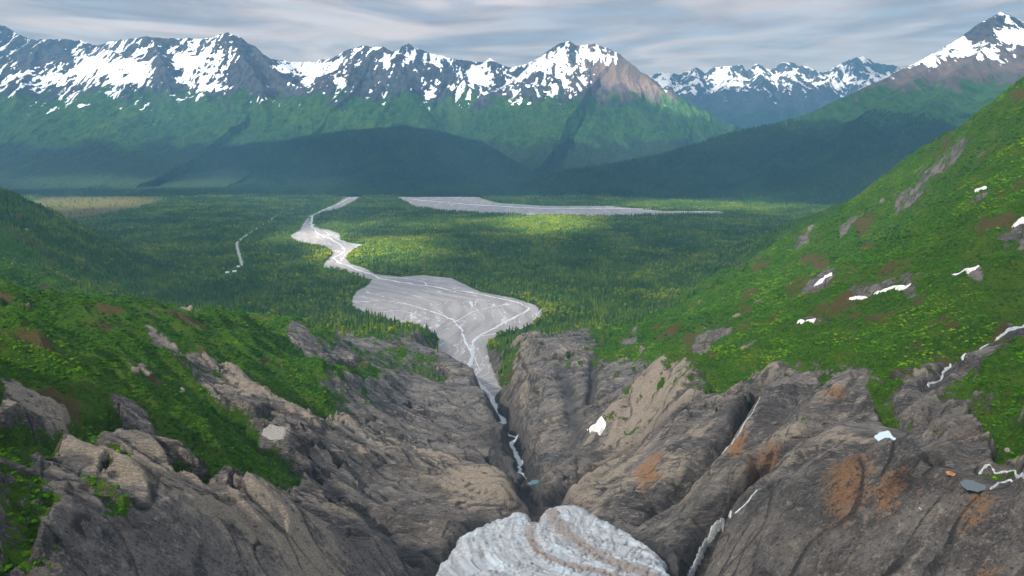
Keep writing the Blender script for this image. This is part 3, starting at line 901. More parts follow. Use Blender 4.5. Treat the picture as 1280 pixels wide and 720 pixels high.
def masksB(X, Y, Zm, sl, gu, rn, dm):
    el = (Zm - CZ) / Y
    n1 = fbm(X / 260, Y / 260, 5, 201); n2 = fbm(X / 70, Y / 200, 4, 203)
    sn = .52 * sstep(430, 900, Zm) + .5 * (.62 - gu) * 1.5 + n1 * .42 + n2 * .30 - .30 * sstep(.75, 1.25, sl) - .10
    sn += xz_blobs(X, Y, Zm, "110 85 45 14 .5;150 95 30 10 .45;245 75 38 14 .5;245 100 30 12 .4;375 82 30 9 .6;320 125 20 8 .35;30 100 25 10 .35;520 70 40 8 .4;600 90 40 10 .35;690 75 35 14 .45;700 98 25 12 .3;740 72 40 10 .4;480 75 20 10 .25;420 100 20 12 .2;570 110 18 8 .3;60 95 25 8 .35;180 100 25 8 .3", 8000)
    sn -= xz_blobs(X, Y, Zm, "35 75 14 14 .35;205 80 10 20 .4;320 90 25 22 .45;780 110 50 25 .35;480 95 30 14 .2;560 95 20 10 .2;60 70 22 12 .35;300 75 14 14 .3", 8000)
    sn += .28 * fbm(X / 40, Y / 60, 4, 207) + .6 * (ridged(X / 90 + n1, Y / 500, 3, 209) - .6) - .30 * sstep(260, 40, dm) * sstep(-.1, .2, fbm(X / 60, Y / 300, 3, 211))
    sn *= sstep(430, 600, Zm + n1 * 260)
    br = sstep(500, 1300, X + n1 * 900 + n2 * 500) * sstep(660, 860, Zm + n2 * 200)
    gr = sstep(920, 620, Zm + n1 * 260 + (gu - .6) * 200)
    tr = sstep(420, 200, Zm + n1 * 160)
    return sn, gr, br, tr


mountain('snowy_mountains', Bd, (4700, 10200), (-1.02, .46), 620, 1350, M_RANGE, .78, 0, 90, 75, masksB, seed=100, nx=230, ny=800)

Ad = [[(770, 110, 16000), (800, 100, 16000), (830, 90, 15800), (850, 93, 16000), (870, 84, 16000), (885, 90, 16000), (900, 83, 15800), (922, 81, 16000), (932, 90, 16000), (945, 80, 16000), (962, 86, 16000), (980, 77, 15900), (1000, 79, 16000), (1016, 91, 16100), (1032, 88, 16000), (1050, 80, 16000), (1066, 74, 15900), (1080, 71, 15900), (1090, 79, 16000), (1112, 83, 16000), (1150, 92, 16000), (1250, 90, 16000), (1400, 80, 16000), (1500, 90, 16000)]]
for (a, b), (c_, d_), (e, f_) in [((830, 90), (835, 115), (845, 150)), ((870, 84), (862, 110), (875, 150)), ((900, 83), (910, 110), (905, 150)), ((945, 80), (955, 108), (960, 150)), ((980, 77), (1000, 105), (1010, 150)),
                                ((1050, 80), (1030, 108), (1040, 150)), ((1080, 71), (1085, 105), (1070, 150)), ((1112, 83), (1130, 110), (1120, 150)), ((1000, 79), (985, 110), (985, 150))]:
    Ad.append([(a, b, 16000), (c_, d_, 14800), (e, f_, 13200)])


def masksA(X, Y, Zm, sl, gu, rn, dm):
    n1 = fbm(X / 500, Y / 500, 5, 221); n2 = fbm(X / 140, Y / 300, 4, 223)
    sn = .56 * sstep(750, 1350, Zm) + .6 * (.62 - gu) * 1.2 + n1 * .5 + n2 * .35 - .22 * sstep(.9, 1.4, sl)
    sn *= sstep(650, 950, Zm)
    gr = sstep(900, 600, Zm + n1 * 300)
    return sn, gr, np.zeros_like(X), gr * .8


mountain('far_mountains', Ad, (11500, 17500), (.02, .98), 360, 700, M_RANGE, .8, 0, 220, 150, masksA, seed=300, nx=420, ny=1000)

Dd = [[(600, 247, 4700), (650, 231, 4800), (700, 215, 5000), (770, 204, 5100), (850, 189, 5200), (900, 170, 5400), (950, 158, 5500), (1000, 147, 5600), (1040, 128, 5700), (1100, 100, 5800), (1130, 86, 5850), (1165, 74, 5900), (1195, 53, 5950), (1225, 28, 6000), (1250, 17, 6000), (1268, 22, 6000), (1290, 38, 6000), (1400, 60, 6100)],
      [(1250, 17, 6000), (1235, 55, 5650), (1190, 95, 5250), (1150, 150, 4800), (1120, 190, 4450)],
      [(1195, 53, 5950), (1150, 95, 5500), (1090, 140, 5050), (1060, 190, 4600)],
      [(1290, 38, 6000), (1290, 80, 5500), (1250, 110, 5000), (1230, 170, 4400)],
      [(1000, 147, 5600), (990, 180, 5100), (960, 215, 4650)], [(850, 189, 5200), (850, 212, 4850), (830, 240, 4500)], [(1400, 60, 6000), (1400, 150, 4800)]]


def masksD(X, Y, Zm, sl, gu, rn, dm):
    n1 = fbm(X / 200, Y / 200, 5, 241); n2 = fbm(X / 45, Y / 140, 4, 243)
    sn = .50 * sstep(800, 1150, Zm) + .5 * (.62 - gu) * 1.3 + n1 * .42 + n2 * .35 - .1 * sstep(.8, 1.2, sl) - .02
    sn += xz_blobs(X, Y, Zm, "1195 66 35 12 .45;1145 78 34 8 .55;1090 95 44 7 .6;1050 110 22 6 .6;1270 45 20 8 .25;1240 75 40 12 .25", 5700)
    sn -= xz_blobs(X, Y, Zm, "1230 38 18 14 .3;1200 100 60 12 .35", 5700)
    sn += .35 * fbm(X / 30, Y / 45, 4, 247) - .02
    sn *= sstep(660, 760, Zm + n1 * 90)
    br = (.6 + .8 * n2) * sstep(640, 800, Zm + n1 * 160 + n2 * 120) * sstep(1250, 950, Zm)
    gr = sstep(860, 660, Zm + n1 * 200 + (gu - .6) * 120)
    tr = sstep(560, 330, Zm + n1 * 160)
    return sn, gr, br, tr


oD, HD, YrD, srD = mountain('mountain_slope', Dd, (3900, 6900), (-.06, 1.0), 460, 1000, M_RANGE, .68, 0, 50, 45, masksD, seed=400, nx=150, ny=420)

Cd = [[(-160, 200, 6000), (0, 194, 6000), (60, 193, 5900), (110, 196, 5900), (150, 191, 5900), (250, 190, 5900), (320, 182, 5900), (380, 172, 5950), (440, 164, 6000), (500, 160, 6000), (550, 165, 5950), (600, 180, 5800), (640, 203, 5600), (670, 232, 5400)],
      [(500, 160, 6000), (480, 200, 5500), (470, 233, 5100)], [(150, 191, 5900), (140, 215, 5500), (130, 236, 5050)], [(320, 182, 5900), (330, 215, 5400), (320, 237, 5050)], [(0, 194, 6000), (-20, 225, 5400)], [(600, 180, 5800), (570, 215, 5300)]]


def masksC(X, Y, Zm, sl, gu, rn, dm):
    n1 = fbm(X / 160, Y / 160, 4, 261)
    return np.zeros_like(X), np.ones_like(X), np.zeros_like(X), .72 + n1 * .6


oC, HC, YrC, srC = mountain('forested_hill', Cd, (4400, 7000), (-1.0, .12), 350, 1000, M_RANGE, .95, 90, 40, 22, masksC, seed=500, nx=200, ny=400)

g = mesh_np('ground', np.array([(-17500, -3500, -2), (17500, -3500, -2), (17500, 17900, -2), (-17500, 17900, -2)]), np.array([(0, 1, 2, 3)]),
            mat_simple('valley_ground', (.02, .045, .015), (.05, .085, .022), .01, .95, 0), False)
tag(g, kind='structure')
print('mountains done')


# ------------------------------------------------------------------ plants
def spruce_mesh(name, seed, h=1.0):
    r = np.random.default_rng(seed)
    V, Fq = [], []
    tiers = 8
    for i in range(tiers):
        t = i / tiers
        z0 = .06 + .86 * t; ztop = min(z0 + .30 * (1 - t * .5), 1.0)
        R = .185 * (1 - t) ** .85 + .014
        nn = 10
        b = len(V); V.append((r.normal(0, .008), r.normal(0, .008), ztop))
        off = r.random() * 6
        for j in range(nn):
            a = off + 2 * math.pi * j / nn
            rr = R * (1.18 if j % 2 else .62) * r.uniform(.8, 1.2)
            V.append((rr * math.cos(a), rr * math.sin(a), z0 + (-.03 if j % 2 else .02) + r.normal(0, .008)))
        for j in range(nn): Fq.append((b, b + 1 + j, b + 1 + (j + 1) % nn))
    return np.array(V), np.array(Fq)


def leafball(seed, n, rx, rz, z0, ls):
    """a lumpy crown of leaf clumps spread through its volume"""
    r = np.random.default_rng(seed)
    lob = r.normal(0, 1, (6, 3)); lob /= np.linalg.norm(lob, axis=1)[:, None]; lob[:, 2] = np.abs(lob[:, 2])
    V, Fq = [], []
    for i in range(n):
        d = r.normal(0, 1, 3); d /= np.linalg.norm(d)
        if d[2] < -.35: d[2] *= -1
        k = .74 + .34 * max(0, float(np.max(lob @ d)) - .55) / .45
        rad = k * r.uniform(.62, 1.0) ** .5
        p = np.array([d[0] * rx * rad, d[1] * rx * rad, z0 + d[2] * rz * rad])
        nrm = d + r.normal(0, .45, 3); nrm /= np.linalg.norm(nrm)
        t = np.cross(nrm, (0, 0, 1.0)); t /= np.linalg.norm(t) + 1e-6; u = np.cross(nrm, t)
        s = ls * r.uniform(.6, 1.3); b = len(V)
        a0 = r.random() * 6
        for a in (0, 1.7, 3.1, 4.6):
            q = p + (t * math.cos(a + a0) + u * math.sin(a + a0)) * s * r.uniform(.6, 1.1)
            V.append(tuple(q))
        Fq.append((b, b + 1, b + 2, b + 3))
    return np.array(V), np.array(Fq)


def trunk_mesh(h, r0):
    V, Fq = [], []
    for i, t in enumerate((0, .35, .7, 1)):
        for j in range(6):
            a = j * math.pi / 3; rr = r0 * (1 - t * .85)
            V.append((rr * math.cos(a) + .01 * math.sin(i * 2), rr * math.sin(a), h * t))
    for i in range(3):
        for j in range(6): Fq.append((i * 6 + j, i * 6 + (j + 1) % 6, i * 6 + 6 + (j + 1) % 6, i * 6 + 6 + j))
    return np.array(V), np.array(Fq)


def proto(name, VF, mat, smooth=False):
    o = mesh_np(name, VF[0], VF[1], mat, smooth, link=False)
    return o.data, o


SPR = [mesh_np('crown', *spruce_mesh('s', k), M_SPRUCE, False, link=False).data for k in (1, 2, 3)]
BRD = [mesh_np('crown', *leafball(k, 110, .30, .36, .60, .12), M_BROAD, False, link=False).data for k in (4, 5)]
BSH = [mesh_np('leaves', *leafball(k, 80, .62, .55, .32, .21), M_BUSH, False, link=False).data for k in (6, 7, 8)]
TRS = mesh_np('trunk', *trunk_mesh(.55, .022), M_BARK, True, link=False).data
TRB = mesh_np('trunk', *trunk_mesh(.5, .02), M_BARK, True, link=False).data


def visible(x, y, z):
    t = np.linspace(.03, .985, 160)
    return not np.any(zt(x * t, np.maximum(y * t, Y0)) > CZ + (z - CZ) * t)


def infrustum(X, Y, Zp, m=0):
    fy = Y * cp - (Zp - CZ) * sp; uy = Y * sp + (Zp - CZ) * cp
    return (np.abs(X / fy * F) < 640 + m) & (np.abs(uy / fy * F) < 360 + m)


roadpx = "303,333 300,322 297,312 296,305 303,298 312,292 325,284 340,274 352,266 370,260 400,252 430,246"
road = [atz(*map(float, a.split(',')), 0)[:2] for a in roadpx.split()]
gravel_meadow = [atz(*map(float, a.split(',')), zq)[:2] for a, zq in [('30,264', 20), ('50,247', 0), ('130,243', 0), ('215,244', 0), ('190,254', 8), ('150,262', 18), ('90,270', 20)]]


def rgrid(x0, x1, y0, y1, sp_, jit=.48):
    X, Y = np.meshgrid(np.arange(x0, x1, sp_), np.arange(y0, y1, sp_))
    X = X.ravel() + rng.uniform(-jit, jit, X.size) * sp_; Y = Y.ravel() + rng.uniform(-jit, jit, Y.size) * sp_
    return X, Y


# valley forest
X, Y = rgrid(-4300, 2900, 1150, 5000, 8.6)
m = np.abs(X) < .86 * Y + 60
X, Y = X[m], Y[m]
z = zt(X, Y); gz = samp(green, X, Y)
dr_ = sdist(X, Y, riv) + 6 * fbm(X / 18, Y / 18, 4, 37); dm_ = sdist(X, Y, mriv)
droad, _, _ = polydist(X, Y, road)
dens = fbm(X / 170, Y / 170, 4, 601); spc = fbm(X / 240, Y / 130, 4, 603)
ylim = np.interp(Y, [1150, 1700, 2400], [25, 60, 90]) + dens * 60
eastlim = 150 + dens * 120
cab_ = [atz(x_, y_, 0)[:2] for x_, y_ in [(284, 343), (293, 342), (300, 335), (304, 332)]]
ok = np.ones(X.size, bool)
for c_ in cab_: ok &= ~((np.abs(X - c_[0]) < 16) & (Y > c_[1] - 85) & (Y < c_[1] + 14))
ok &= (dr_ < np.interp(Y, [2600, 3600], [-4, -22])) & (dm_ < -12) & (droad > 11) & (gz > .5) & (z < np.where(X > 0, ylim + 30, eastlim + (Y - 1500) * .12))
mead = inside(X, Y, gravel_meadow)
ok &= ~(mead & (rng.random(X.size) < .95))
thin = np.where(z > 30, .6, .10) + (dens < -.26) * .6 + (fbm(X / 45, Y / 45, 3, 607) < -.27) * .5 + (Y > 3000) * .12
ok &= rng.random(X.size) > thin
X, Y, z, spc, dens = X[ok], Y[ok], z[ok], spc[ok], dens[ok]
nb_ = rng.normal(0, .2, X.size)
broad = (spc + nb_ + .35 * sstep(40, 0, -dr_[ok]) + .8 * np.maximum(np.exp(-((X - at(470, 316, 2650)[0]) / 230) ** 2 - ((Y - 2650) / 300) ** 2), np.exp(-((X - 180) / 260) ** 2 - ((Y - 3350) / 350) ** 2)) > .36)  # more cottonwoods in the two sun patches, paler leaves painting in sunlight
hgt = np.where(broad, rng.uniform(9, 15, X.size), rng.uniform(8, 20, X.size) * (1 + .4 * dens))
var = np.where(broad, 3 + rng.integers(0, 2, X.size), rng.integers(0, 3, X.size))
print('forest', X.size)

# hills
def hillpts(H2, Yr, sr, sp_, zmax, y0, y1, x0, x1, keep, seed):
    X, Y = rgrid(x0, x1, y0, y1, sp_)
    r, c = H2.shape; s = X / Y
    a = (Y - Yr[0]) / (Yr[1] - Yr[0]) * (r - 1); b = (s - sr[0]) / (sr[1] - sr[0]) * (c - 1)
    m = (a > 0) & (a < r - 1.01) & (b > 0) & (b < c - 1.01); X, Y, a, b = X[m], Y[m], a[m], b[m]
    i, j = a.astype(int), b.astype(int); a -= i; b -= j
    z = (H2[i, j] * (1 - a) + H2[i + 1, j] * a) * (1 - b) + (H2[i, j + 1] * (1 - a) + H2[i + 1, j + 1] * a) * b
    nn = fbm(X / 260, Y / 260, 4, seed)
    m = (z > .5) & (z + nn * 160 < zmax) & (rng.random(X.size) < keep + nn * .5)
    return X[m], Y[m], z[m]


hc = hillpts(HC, YrC, srC, 11, 900, 4500, 6150, -5200, 350, .85, 701)
hd = hillpts(HD, YrD, srD, 11, 520, 4000, 5900, -250, 4500, .8, 703)
hillX = np.concatenate([hc[0], hd[0]]); hillY = np.concatenate([hc[1], hd[1]]); hillZ = np.concatenate([hc[2], hd[2]])
print('hill trees', hillX.size)

# two dark conifers, cloud shade added to their colour; crowns also fill hill forest
M_SHADED = mat_leaf('shaded_needles', (.008, .022, .010), (.018, .044, .015), (.036, .070, .018))
SHADED_SRC = []
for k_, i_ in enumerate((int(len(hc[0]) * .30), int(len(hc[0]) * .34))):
    r = bpy.data.objects.new('shaded_conifer', None); C.objects.link(r)
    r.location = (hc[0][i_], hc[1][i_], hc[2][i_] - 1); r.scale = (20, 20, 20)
    tag(r, 'conifer with shade in its colour among the woods of the low forested hill', 'tree', 'conifers darkened as in shade on the forested hill')
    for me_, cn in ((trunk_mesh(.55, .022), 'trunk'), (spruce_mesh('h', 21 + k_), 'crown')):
        c_ = mesh_np(cn, me_[0], me_[1], M_BARK if cn == 'trunk' else M_SHADED, False, r)
    SHADED_SRC.append(c_)

# split: the nearest 300 seen trees are things of their own
cand = np.where(infrustum(X, Y, z + 8) & (Y < 2600))[0]
dist = np.sqrt(X ** 2 + Y ** 2 + (z - CZ) ** 2) / hgt
cand = cand[np.argsort(dist[cand])]
solo = []
for i in cand:
    if visible(X[i], Y[i], z[i] + hgt[i] * .6):
        solo.append(i)
        if len(solo) >= 298: break
for v_ in (3, 4):
    if not any(var[i] == v_ for i in solo):
        solo.append(next(i for i in cand if var[i] == v_ and i not in solo and visible(X[i], Y[i], z[i] + hgt[i])))
print('solo trees', len(solo), Y[solo].min(), Y[solo].max())
GRP = 'nearest trees along the edge of the valley forest'
P_S = P_B = None
nS = 0
for i in solo:
    b = bool(broad[i])
    nm = 'cottonwood_tree' if b else 'spruce_tree'
    r = bpy.data.objects.new(nm, None); C.objects.link(r)
    r.location = (X[i], Y[i], z[i] - .3); r.rotation_euler = (0, 0, rng.random() * 6.28)
    w = hgt[i] * rng.uniform(.85, 1.15); r.scale = (w, w, hgt[i])
    side = 'below the far green slope' if X[i] > 150 else ('between the rock shoulder and the gravel plain' if X[i] < -150 else 'beside the gravel plain')
    if b: tag(r, 'light green rounded cottonwood tree ' + side, 'tree', 'cottonwoods near the gravel plain, ' + side)
    else: tag(r, 'dark narrow spruce tree at the forest edge ' + side, 'tree', 'nearest spruces of the forest, ' + side)
    for me, cn in ((TRB if b else TRS, 'trunk'), ((BRD[var[i] - 3] if b else SPR[var[i]]), 'crown')):
        c_ = bpy.data.objects.new(cn, me); C.objects.link(c_); c_.parent = r
keep = np.ones(X.size, bool); keep[solo] = False
X, Y, z, hgt, var = X[keep], Y[keep], z[keep], hgt[keep], var[keep]


def instancer(name, X, Y, Zp, hgt, var, sources, wr=(.85, 1.15), kind='stuff', sink=.3):
    me = bpy.data.meshes.new(name); n = len(X)
    me.vertices.add(n); me.vertices.foreach_set('co', np.stack([X, Y, Zp - sink], -1).astype(f4).ravel())
    w = hgt * rng.uniform(*wr, n)
    a = me.attributes.new('size', 'FLOAT_VECTOR', 'POINT'); a.data.foreach_set('vector', np.stack([w, w, hgt], -1).astype(f4).ravel())
    a = me.attributes.new('turn', 'FLOAT_VECTOR', 'POINT'); a.data.foreach_set('vector', np.stack([rng.normal(0, .05, n), rng.normal(0, .05, n), rng.uniform(0, 6.28, n)], -1).astype(f4).ravel())
    a = me.attributes.new('sort', 'INT', 'POINT'); a.data.foreach_set('value', var.astype(np.int32))
    o = bpy.data.objects.new(name, me); C.objects.link(o)
    ng = bpy.data.node_groups.new(name + '_scatter', 'GeometryNodeTree')
    ng.interface.new_socket('Geometry', in_out='INPUT', socket_type='NodeSocketGeometry')
    ng.interface.new_socket('Geometry', in_out='OUTPUT', socket_type='NodeSocketGeometry')
    N = ng.nodes; Lk = ng.links
    gi = N.new('NodeGroupInput'); go = N.new('NodeGroupOutput'); jn = N.new('GeometryNodeJoinGeometry')

    def named(nm, dt):
        q = N.new('GeometryNodeInputNamedAttribute'); q.data_type = dt; q.inputs[0].default_value = nm
        return [s for s in q.outputs if s.enabled and s.name == 'Attribute'][0]
    sz = named('size', 'FLOAT_VECTOR'); tn = named('turn', 'FLOAT_VECTOR'); so = named('sort', 'INT')
    for k, src in enumerate(sources):
        cmp_ = N.new('FunctionNodeCompare'); cmp_.data_type = 'INT'; cmp_.operation = 'EQUAL'
        Lk.new(so, cmp_.inputs[2]); cmp_.inputs[3].default_value = k
        oi = N.new('GeometryNodeObjectInfo'); oi.inputs['Object'].default_value = src; oi.inputs['As Instance'].default_value = True
        ip = N.new('GeometryNodeInstanceOnPoints')
        Lk.new(gi.outputs[0], ip.inputs['Points']); Lk.new(cmp_.outputs[0], ip.inputs['Selection']); Lk.new(oi.outputs['Geometry'], ip.inputs['Instance'])
        er = N.new('FunctionNodeEulerToRotation'); Lk.new(tn, er.inputs[0]); Lk.new(er.outputs[0], ip.inputs['Rotation']); Lk.new(sz, ip.inputs['Scale'])
        Lk.new(ip.outputs[0], jn.inputs[0])
    Lk.new(jn.outputs[0], go.inputs[0])
    md = o.modifiers.new('scatter', 'NODES'); md.node_group = ng
    tag(o, kind=kind)
    return o


def first_with(me):
    for o in C.objects:
        if o.type == 'MESH' and o.data == me: return o
    o = bpy.data.objects.new(me.name, me); C.objects.link(o); return o


srcs = [first_with(m_) for m_ in SPR + BRD]
instancer('forest', X, Y, z, hgt, var, srcs)
instancer('hill_forest', hillX, hillY, hillZ, rng.uniform(13, 24, hillX.size), rng.integers(0, 2, hillX.size), SHADED_SRC, (1.0, 1.3), sink=1.0)

# conifers on the shaded left spur and scattered on the slopes, shrubs everywhere green
X, Y = rgrid(-1250, 1900, 150, 2500, 3.1)
m = (np.abs(X) < .84 * Y + 30)
lod = rng.random(X.size) < np.clip((600 / np.maximum(Y, 1)) ** 1.15, .12, 1)
m &= lod; X, Y = X[m], Y[m]
for pe, de in EXCL:
    k_ = np.hypot(X - pe[0][0], Y - pe[0][1]) > 260
    k_[~k_] = sdist(X[~k_], Y[~k_], pe) < -de
    X, Y = X[k_], Y[k_]
z = zt(X, Y); gz = samp(green, X, Y) + rng.normal(0, .07, X.size) + .25 * fbm(X / 7, Y / 7, 3, 801)
clump = fbm(X / 14, Y / 14, 3, 803)
clump2 = fbm(X / 55, Y / 55, 3, 805)
scb = samp(scrub, X, Y)
m = (gz > .60) & (z > 14) & (scb + rng.normal(0, .15, X.size) < .5) & (clump > -.30) & (clump + 1.3 * clump2 > -.42) & (polydist(X, Y, gulw[5])[0] > 5)
m &= infrustum(X, Y, z, 160)
X, Y, z, gz = X[m], Y[m], z[m], gz[m]
bs = rng.uniform(.9, 2.6, X.size) * np.clip(Y / 800, .7, 1.35) * (.7 + .6 * np.clip(gz - .5, 0, .6))
dist = np.sqrt(X ** 2 + Y ** 2 + (z - CZ) ** 2) / bs
cand = np.where(infrustum(X, Y, z + 1, -4) & (Y < 700) & (bs > 1.5))[0]
cand = cand[np.argsort(dist[cand])]
solo = []
for i in cand:
    if visible(X[i], Y[i], z[i] + bs[i] * .8):
        solo.append(i)
        if len(solo) >= 200: break
for i in solo:
    l = X[i] < 0
    me = BSH[i % 3]
    o = bpy.data.objects.new('alder_bush', me); C.objects.link(o)
    o.location = (X[i], Y[i], z[i] - .15); o.rotation_euler = (0, 0, rng.random() * 6.28); o.scale = (bs[i],) * 3
    tag(o, 'low leafy alder bush on the ledges of the ' + ('shaded rock shoulder beside the glacier' if l else 'rocky slope around the small blue pond'), 'bush',
        'alder bushes on the ' + ('rock shoulder' if l else 'slope around the pond'))
keep = np.ones(X.size, bool); keep[solo] = False
print('bushes', X.size)
X, Y, z, bs = X[keep], Y[keep], z[keep], bs[keep]
bsrc = [first_with(m_) for m_ in BSH]
instancer('shrubbery', X, Y, z, bs, rng.integers(0, 3, X.size), bsrc, (1.0, 1.5), sink=.15)
# conifers on the left spur
X, Y = rgrid(-1900, -350, 1350, 2500, 8)
z = zt(X, Y)
nn = fbm(X / 120, Y / 120, 4, 811)
m = (z > 20) & infrustum(X, Y, z, 60) & (rng.random(X.size) < sstep(1480, 1950, Y + nn * 400) * .8 + .03)
X, Y, z = X[m], Y[m], z[m]
instancer('hillside_forest', X, Y, z, rng.uniform(9, 18, X.size), rng.integers(0, 3, X.size), srcs[:3])
print('spur conifers', X.size)


# ------------------------------------------------------------------ boulders
def boulder(seed, w, h):
    r = np.random.default_rng(seed)
    nu, nv = 40, 24
    V, Fq = [], []
    cut = [(v / np.linalg.norm(v), r.uniform(.62, .9)) for v in r.normal(0, 1, (9, 3))]
    for i in range(nv + 1):
        for j in range(nu):
            th = math.pi * i / nv; ph = 2 * math.pi * j / nu
            d = np.array([math.sin(th) * math.cos(ph), math.sin(th) * math.sin(ph), math.cos(th)])
            k = 1.0
            for nv_, c_ in cut:
                q = float(d @ nv_)
                if q > 0: k = min(k, c_ / q)
            k *= 1 + .05 * math.sin(7 * ph + 3 * th + seed)
            k *= 1 + .16 * float(fbm(np.array([d[0] * 2.2 + seed]), np.array([d[1] * 2.2 + d[2] * 1.7]), 4, seed)[0])
            V.append((d[0] * w * k, d[1] * w * .8 * k, d[2] * h * k))
    for i in range(nv):
        for j in range(nu): Fq.append((i * nu + j, i * nu + (j + 1) % nu, (i + 1) * nu + (j + 1) % nu, (i + 1) * nu + j))
    return np.array(V), np.array(Fq)


M_RUST = mat_simple('rusty_stone', (.13, .058, .022), (.36, .18, .07), .9, .9, .5)
M_GREY = mat_simple('grey_stone', (.10, .098, .095), (.30, .285, .27), .8, .9, .5)
M_PALE = mat_simple('pale_stone', (.12, .112, .10), (.225, .21, .19), .9, .9, .3)
for i, (px, py, w, h, mt, lab) in enumerate([
        (1188, 593, 1.9, .8, M_RUST, 'small tan rock on the bank before the dark rock pool'),
        (1260, 563, 1.5, .9, M_PALE, 'pale grey rock lying in the grass above the rills'),
        (1150, 636, 0.9, .6, M_GREY, 'lone grey stone on the smooth dark dome'),
        (228, 488, 2.4, 2.2, M_PALE, 'pale upright rock poking out of the alder scrub')]):
    h_ = hit(Z, px, py)
    o = mesh_np('boulder', *boulder(i + 40, w, h), mt, True)
    o.location = (h_[0], h_[1], h_[2] + h * .1); o.rotation_euler = (0, 0, i * .7)
    tag(o, lab, 'boulder', 'loose boulders on the bedrock')

sl = [p[:2] for p in hits("330,535 352,533 362,538 355,549 338,550 327,544")]
o = drape('stone_slab', lambda X, Y: sdist(X, Y, sl) + .5 * perlin(X / 1.5, Y / 1.5, 4), bb(sl, 2), .35, .35, .5, .8, M_PALE)
tag(o, 'flat pale square slab on the grey rock shoulder', 'slab')

# ------------------------------------------------------------------ road, cabins, camper at the road end
ribbon('road', roadpx, 9, mat_simple('road_gravel', (.20, .195, .18), (.32, .31, .29), .2, .95, .05), .5, True, .03, step=3, seed=61, kind='structure')


def box(name, x0, x1, y0, y1, z0, z1, mat, parent=None):
    V = [(x, y, zz) for zz in (z0, z1) for x, y in ((x0, y0), (x1, y0), (x1, y1), (x0, y1))]
    Fq = [(0, 3, 2, 1), (4, 5, 6, 7), (0, 1, 5, 4), (1, 2, 6, 5), (2, 3, 7, 6), (3, 0, 4, 7)]
    return mesh_np(name, np.array(V), np.array(Fq), mat, False, parent)


M_WALL = mat_flat('painted_boards', (.45, .42, .37)); M_ROOF = mat_flat('white_metal_roof', (.82, .83, .84), .4); M_GLS = mat_flat('window_glass', (.04, .05, .06), .15)


def cabin(px, py, L, Wd, H, lab, rz, mat=M_WALL):
    p = atz(px, py, 0)
    r = bpy.data.objects.new('cabin', None); C.objects.link(r); r.location = (p[0], p[1], float(zt(p[0], p[1]))); r.rotation_euler = (0, 0, rz)
    tag(r, lab, 'building', 'buildings at the road end')
    box('wall', -L / 2, L / 2, -Wd / 2, Wd / 2, -1, H, mat, r)
    a, b, e = L / 2 + .6, Wd / 2 + .7, Wd * .3
    V = [(-a, -b, H), (a, -b, H), (a, b, H), (-a, b, H), (-a, 0, H + e), (a, 0, H + e), (-a, -b, H + .25), (a, -b, H + .25), (a, b, H + .25), (-a, b, H + .25)]
    mesh_np('roof', np.array(V), np.array([(6, 7, 5, 4), (9, 4, 5, 8), (0, 3, 2, 1), (0, 1, 7, 6), (2, 3, 9, 8)]), M_ROOF, False, r)
    for k in range(3):
        x = -L / 3 + k * L / 3
        box('window', x - .7, x + .7, -Wd / 2 - .06, -Wd / 2 + .05, 1.1, 2.3, M_GLS, r)
    box('door', L / 2 - .05, L / 2 + .06, -.5, .5, 0, 2.1, M_GLS, r)


cabin(284, 342, 10, 7, 3.2, 'cabin with a white metal roof standing alone in the trees short of the road end', .5)
cabin(293.5, 341, 11, 8, 3.4, 'middle white roofed building in the clearing at the road end', .2)
cabin(298.5, 335, 9, 7, 3.0, 'small white roofed building right beside the end of the gravel road', -.3)
p = atz(302, 332, 0)
r = bpy.data.objects.new('camper_van', None); C.objects.link(r); r.location = (p[0], p[1], float(zt(p[0], p[1])) + .5); r.rotation_euler = (0, 0, 1.1)
tag(r, 'white camper van parked on the end of the gravel road', 'van')
M_VAN = mat_flat('white_paint', (.82, .82, .82), .35)
V = [(-3.2, -1.1, .5), (3.2, -1.1, .5), (3.2, 1.1, .5), (-3.2, 1.1, .5), (-3.2, -1.1, 3), (1.9, -1.1, 3), (1.9, 1.1, 3), (-3.2, 1.1, 3), (2.6, -1.05, 1.9), (2.6, 1.05, 1.9), (3.2, -1.05, 1.4), (3.2, 1.05, 1.4)]
bpy_m = mesh_np('body', np.array(V), np.array([(0, 3, 2, 1), (4, 5, 6, 7), (0, 4, 7, 3), (5, 8, 9, 6), (8, 10, 11, 9), (10, 1, 2, 11)]), M_VAN, False, r)
box('side_panel', -3.2, 2.0, -1.12, -1.0, .5, 3, M_VAN, r); box('side_panel', -3.2, 2.0, 1.0, 1.12, .5, 3, M_VAN, r)
box('bonnet', 1.9, 3.15, -1.08, 1.08, .5, 1.4, M_VAN, r)
box('window', -1.5, .5, -1.16, -1.12, 1.7, 2.4, M_GLS, r)
for sx in (-2, 2.2):
    for sy in (-1, 1):
        ang = np.linspace(0, 2 * math.pi, 13)[:12]
        V = [(sx + .42 * math.cos(a), sy * 1.1 + d_, .42 + .42 * math.sin(a)) for d_ in (-.13, .13) for a in ang]
        Fq = [(j, (j + 1) % 12, 12 + (j + 1) % 12, 12 + j) for j in range(12)]
        w_ = mesh_np('wheel', np.array(V), np.array(Fq), M_GLS, False, r)

# ------------------------------------------------------------------ light, cloud deck, haze
SE, SA = radians(40), radians(-128)   # elevation; azimuth clockwise from +Y
sd = np.array([math.sin(SA) * math.cos(SE), math.cos(SA) * math.cos(SE), math.sin(SE)])
sun = bpy.data.lights.new('sun', 'SUN'); sun.energy = 5.0; sun.angle = radians(2.0); sun.color = (1, .90, .75)
so_ = bpy.data.objects.new('sun', sun); C.objects.link(so_)
from mathutils import Vector
so_.rotation_euler = Vector(tuple(sd)).to_track_quat('Z', 'Y').to_euler()

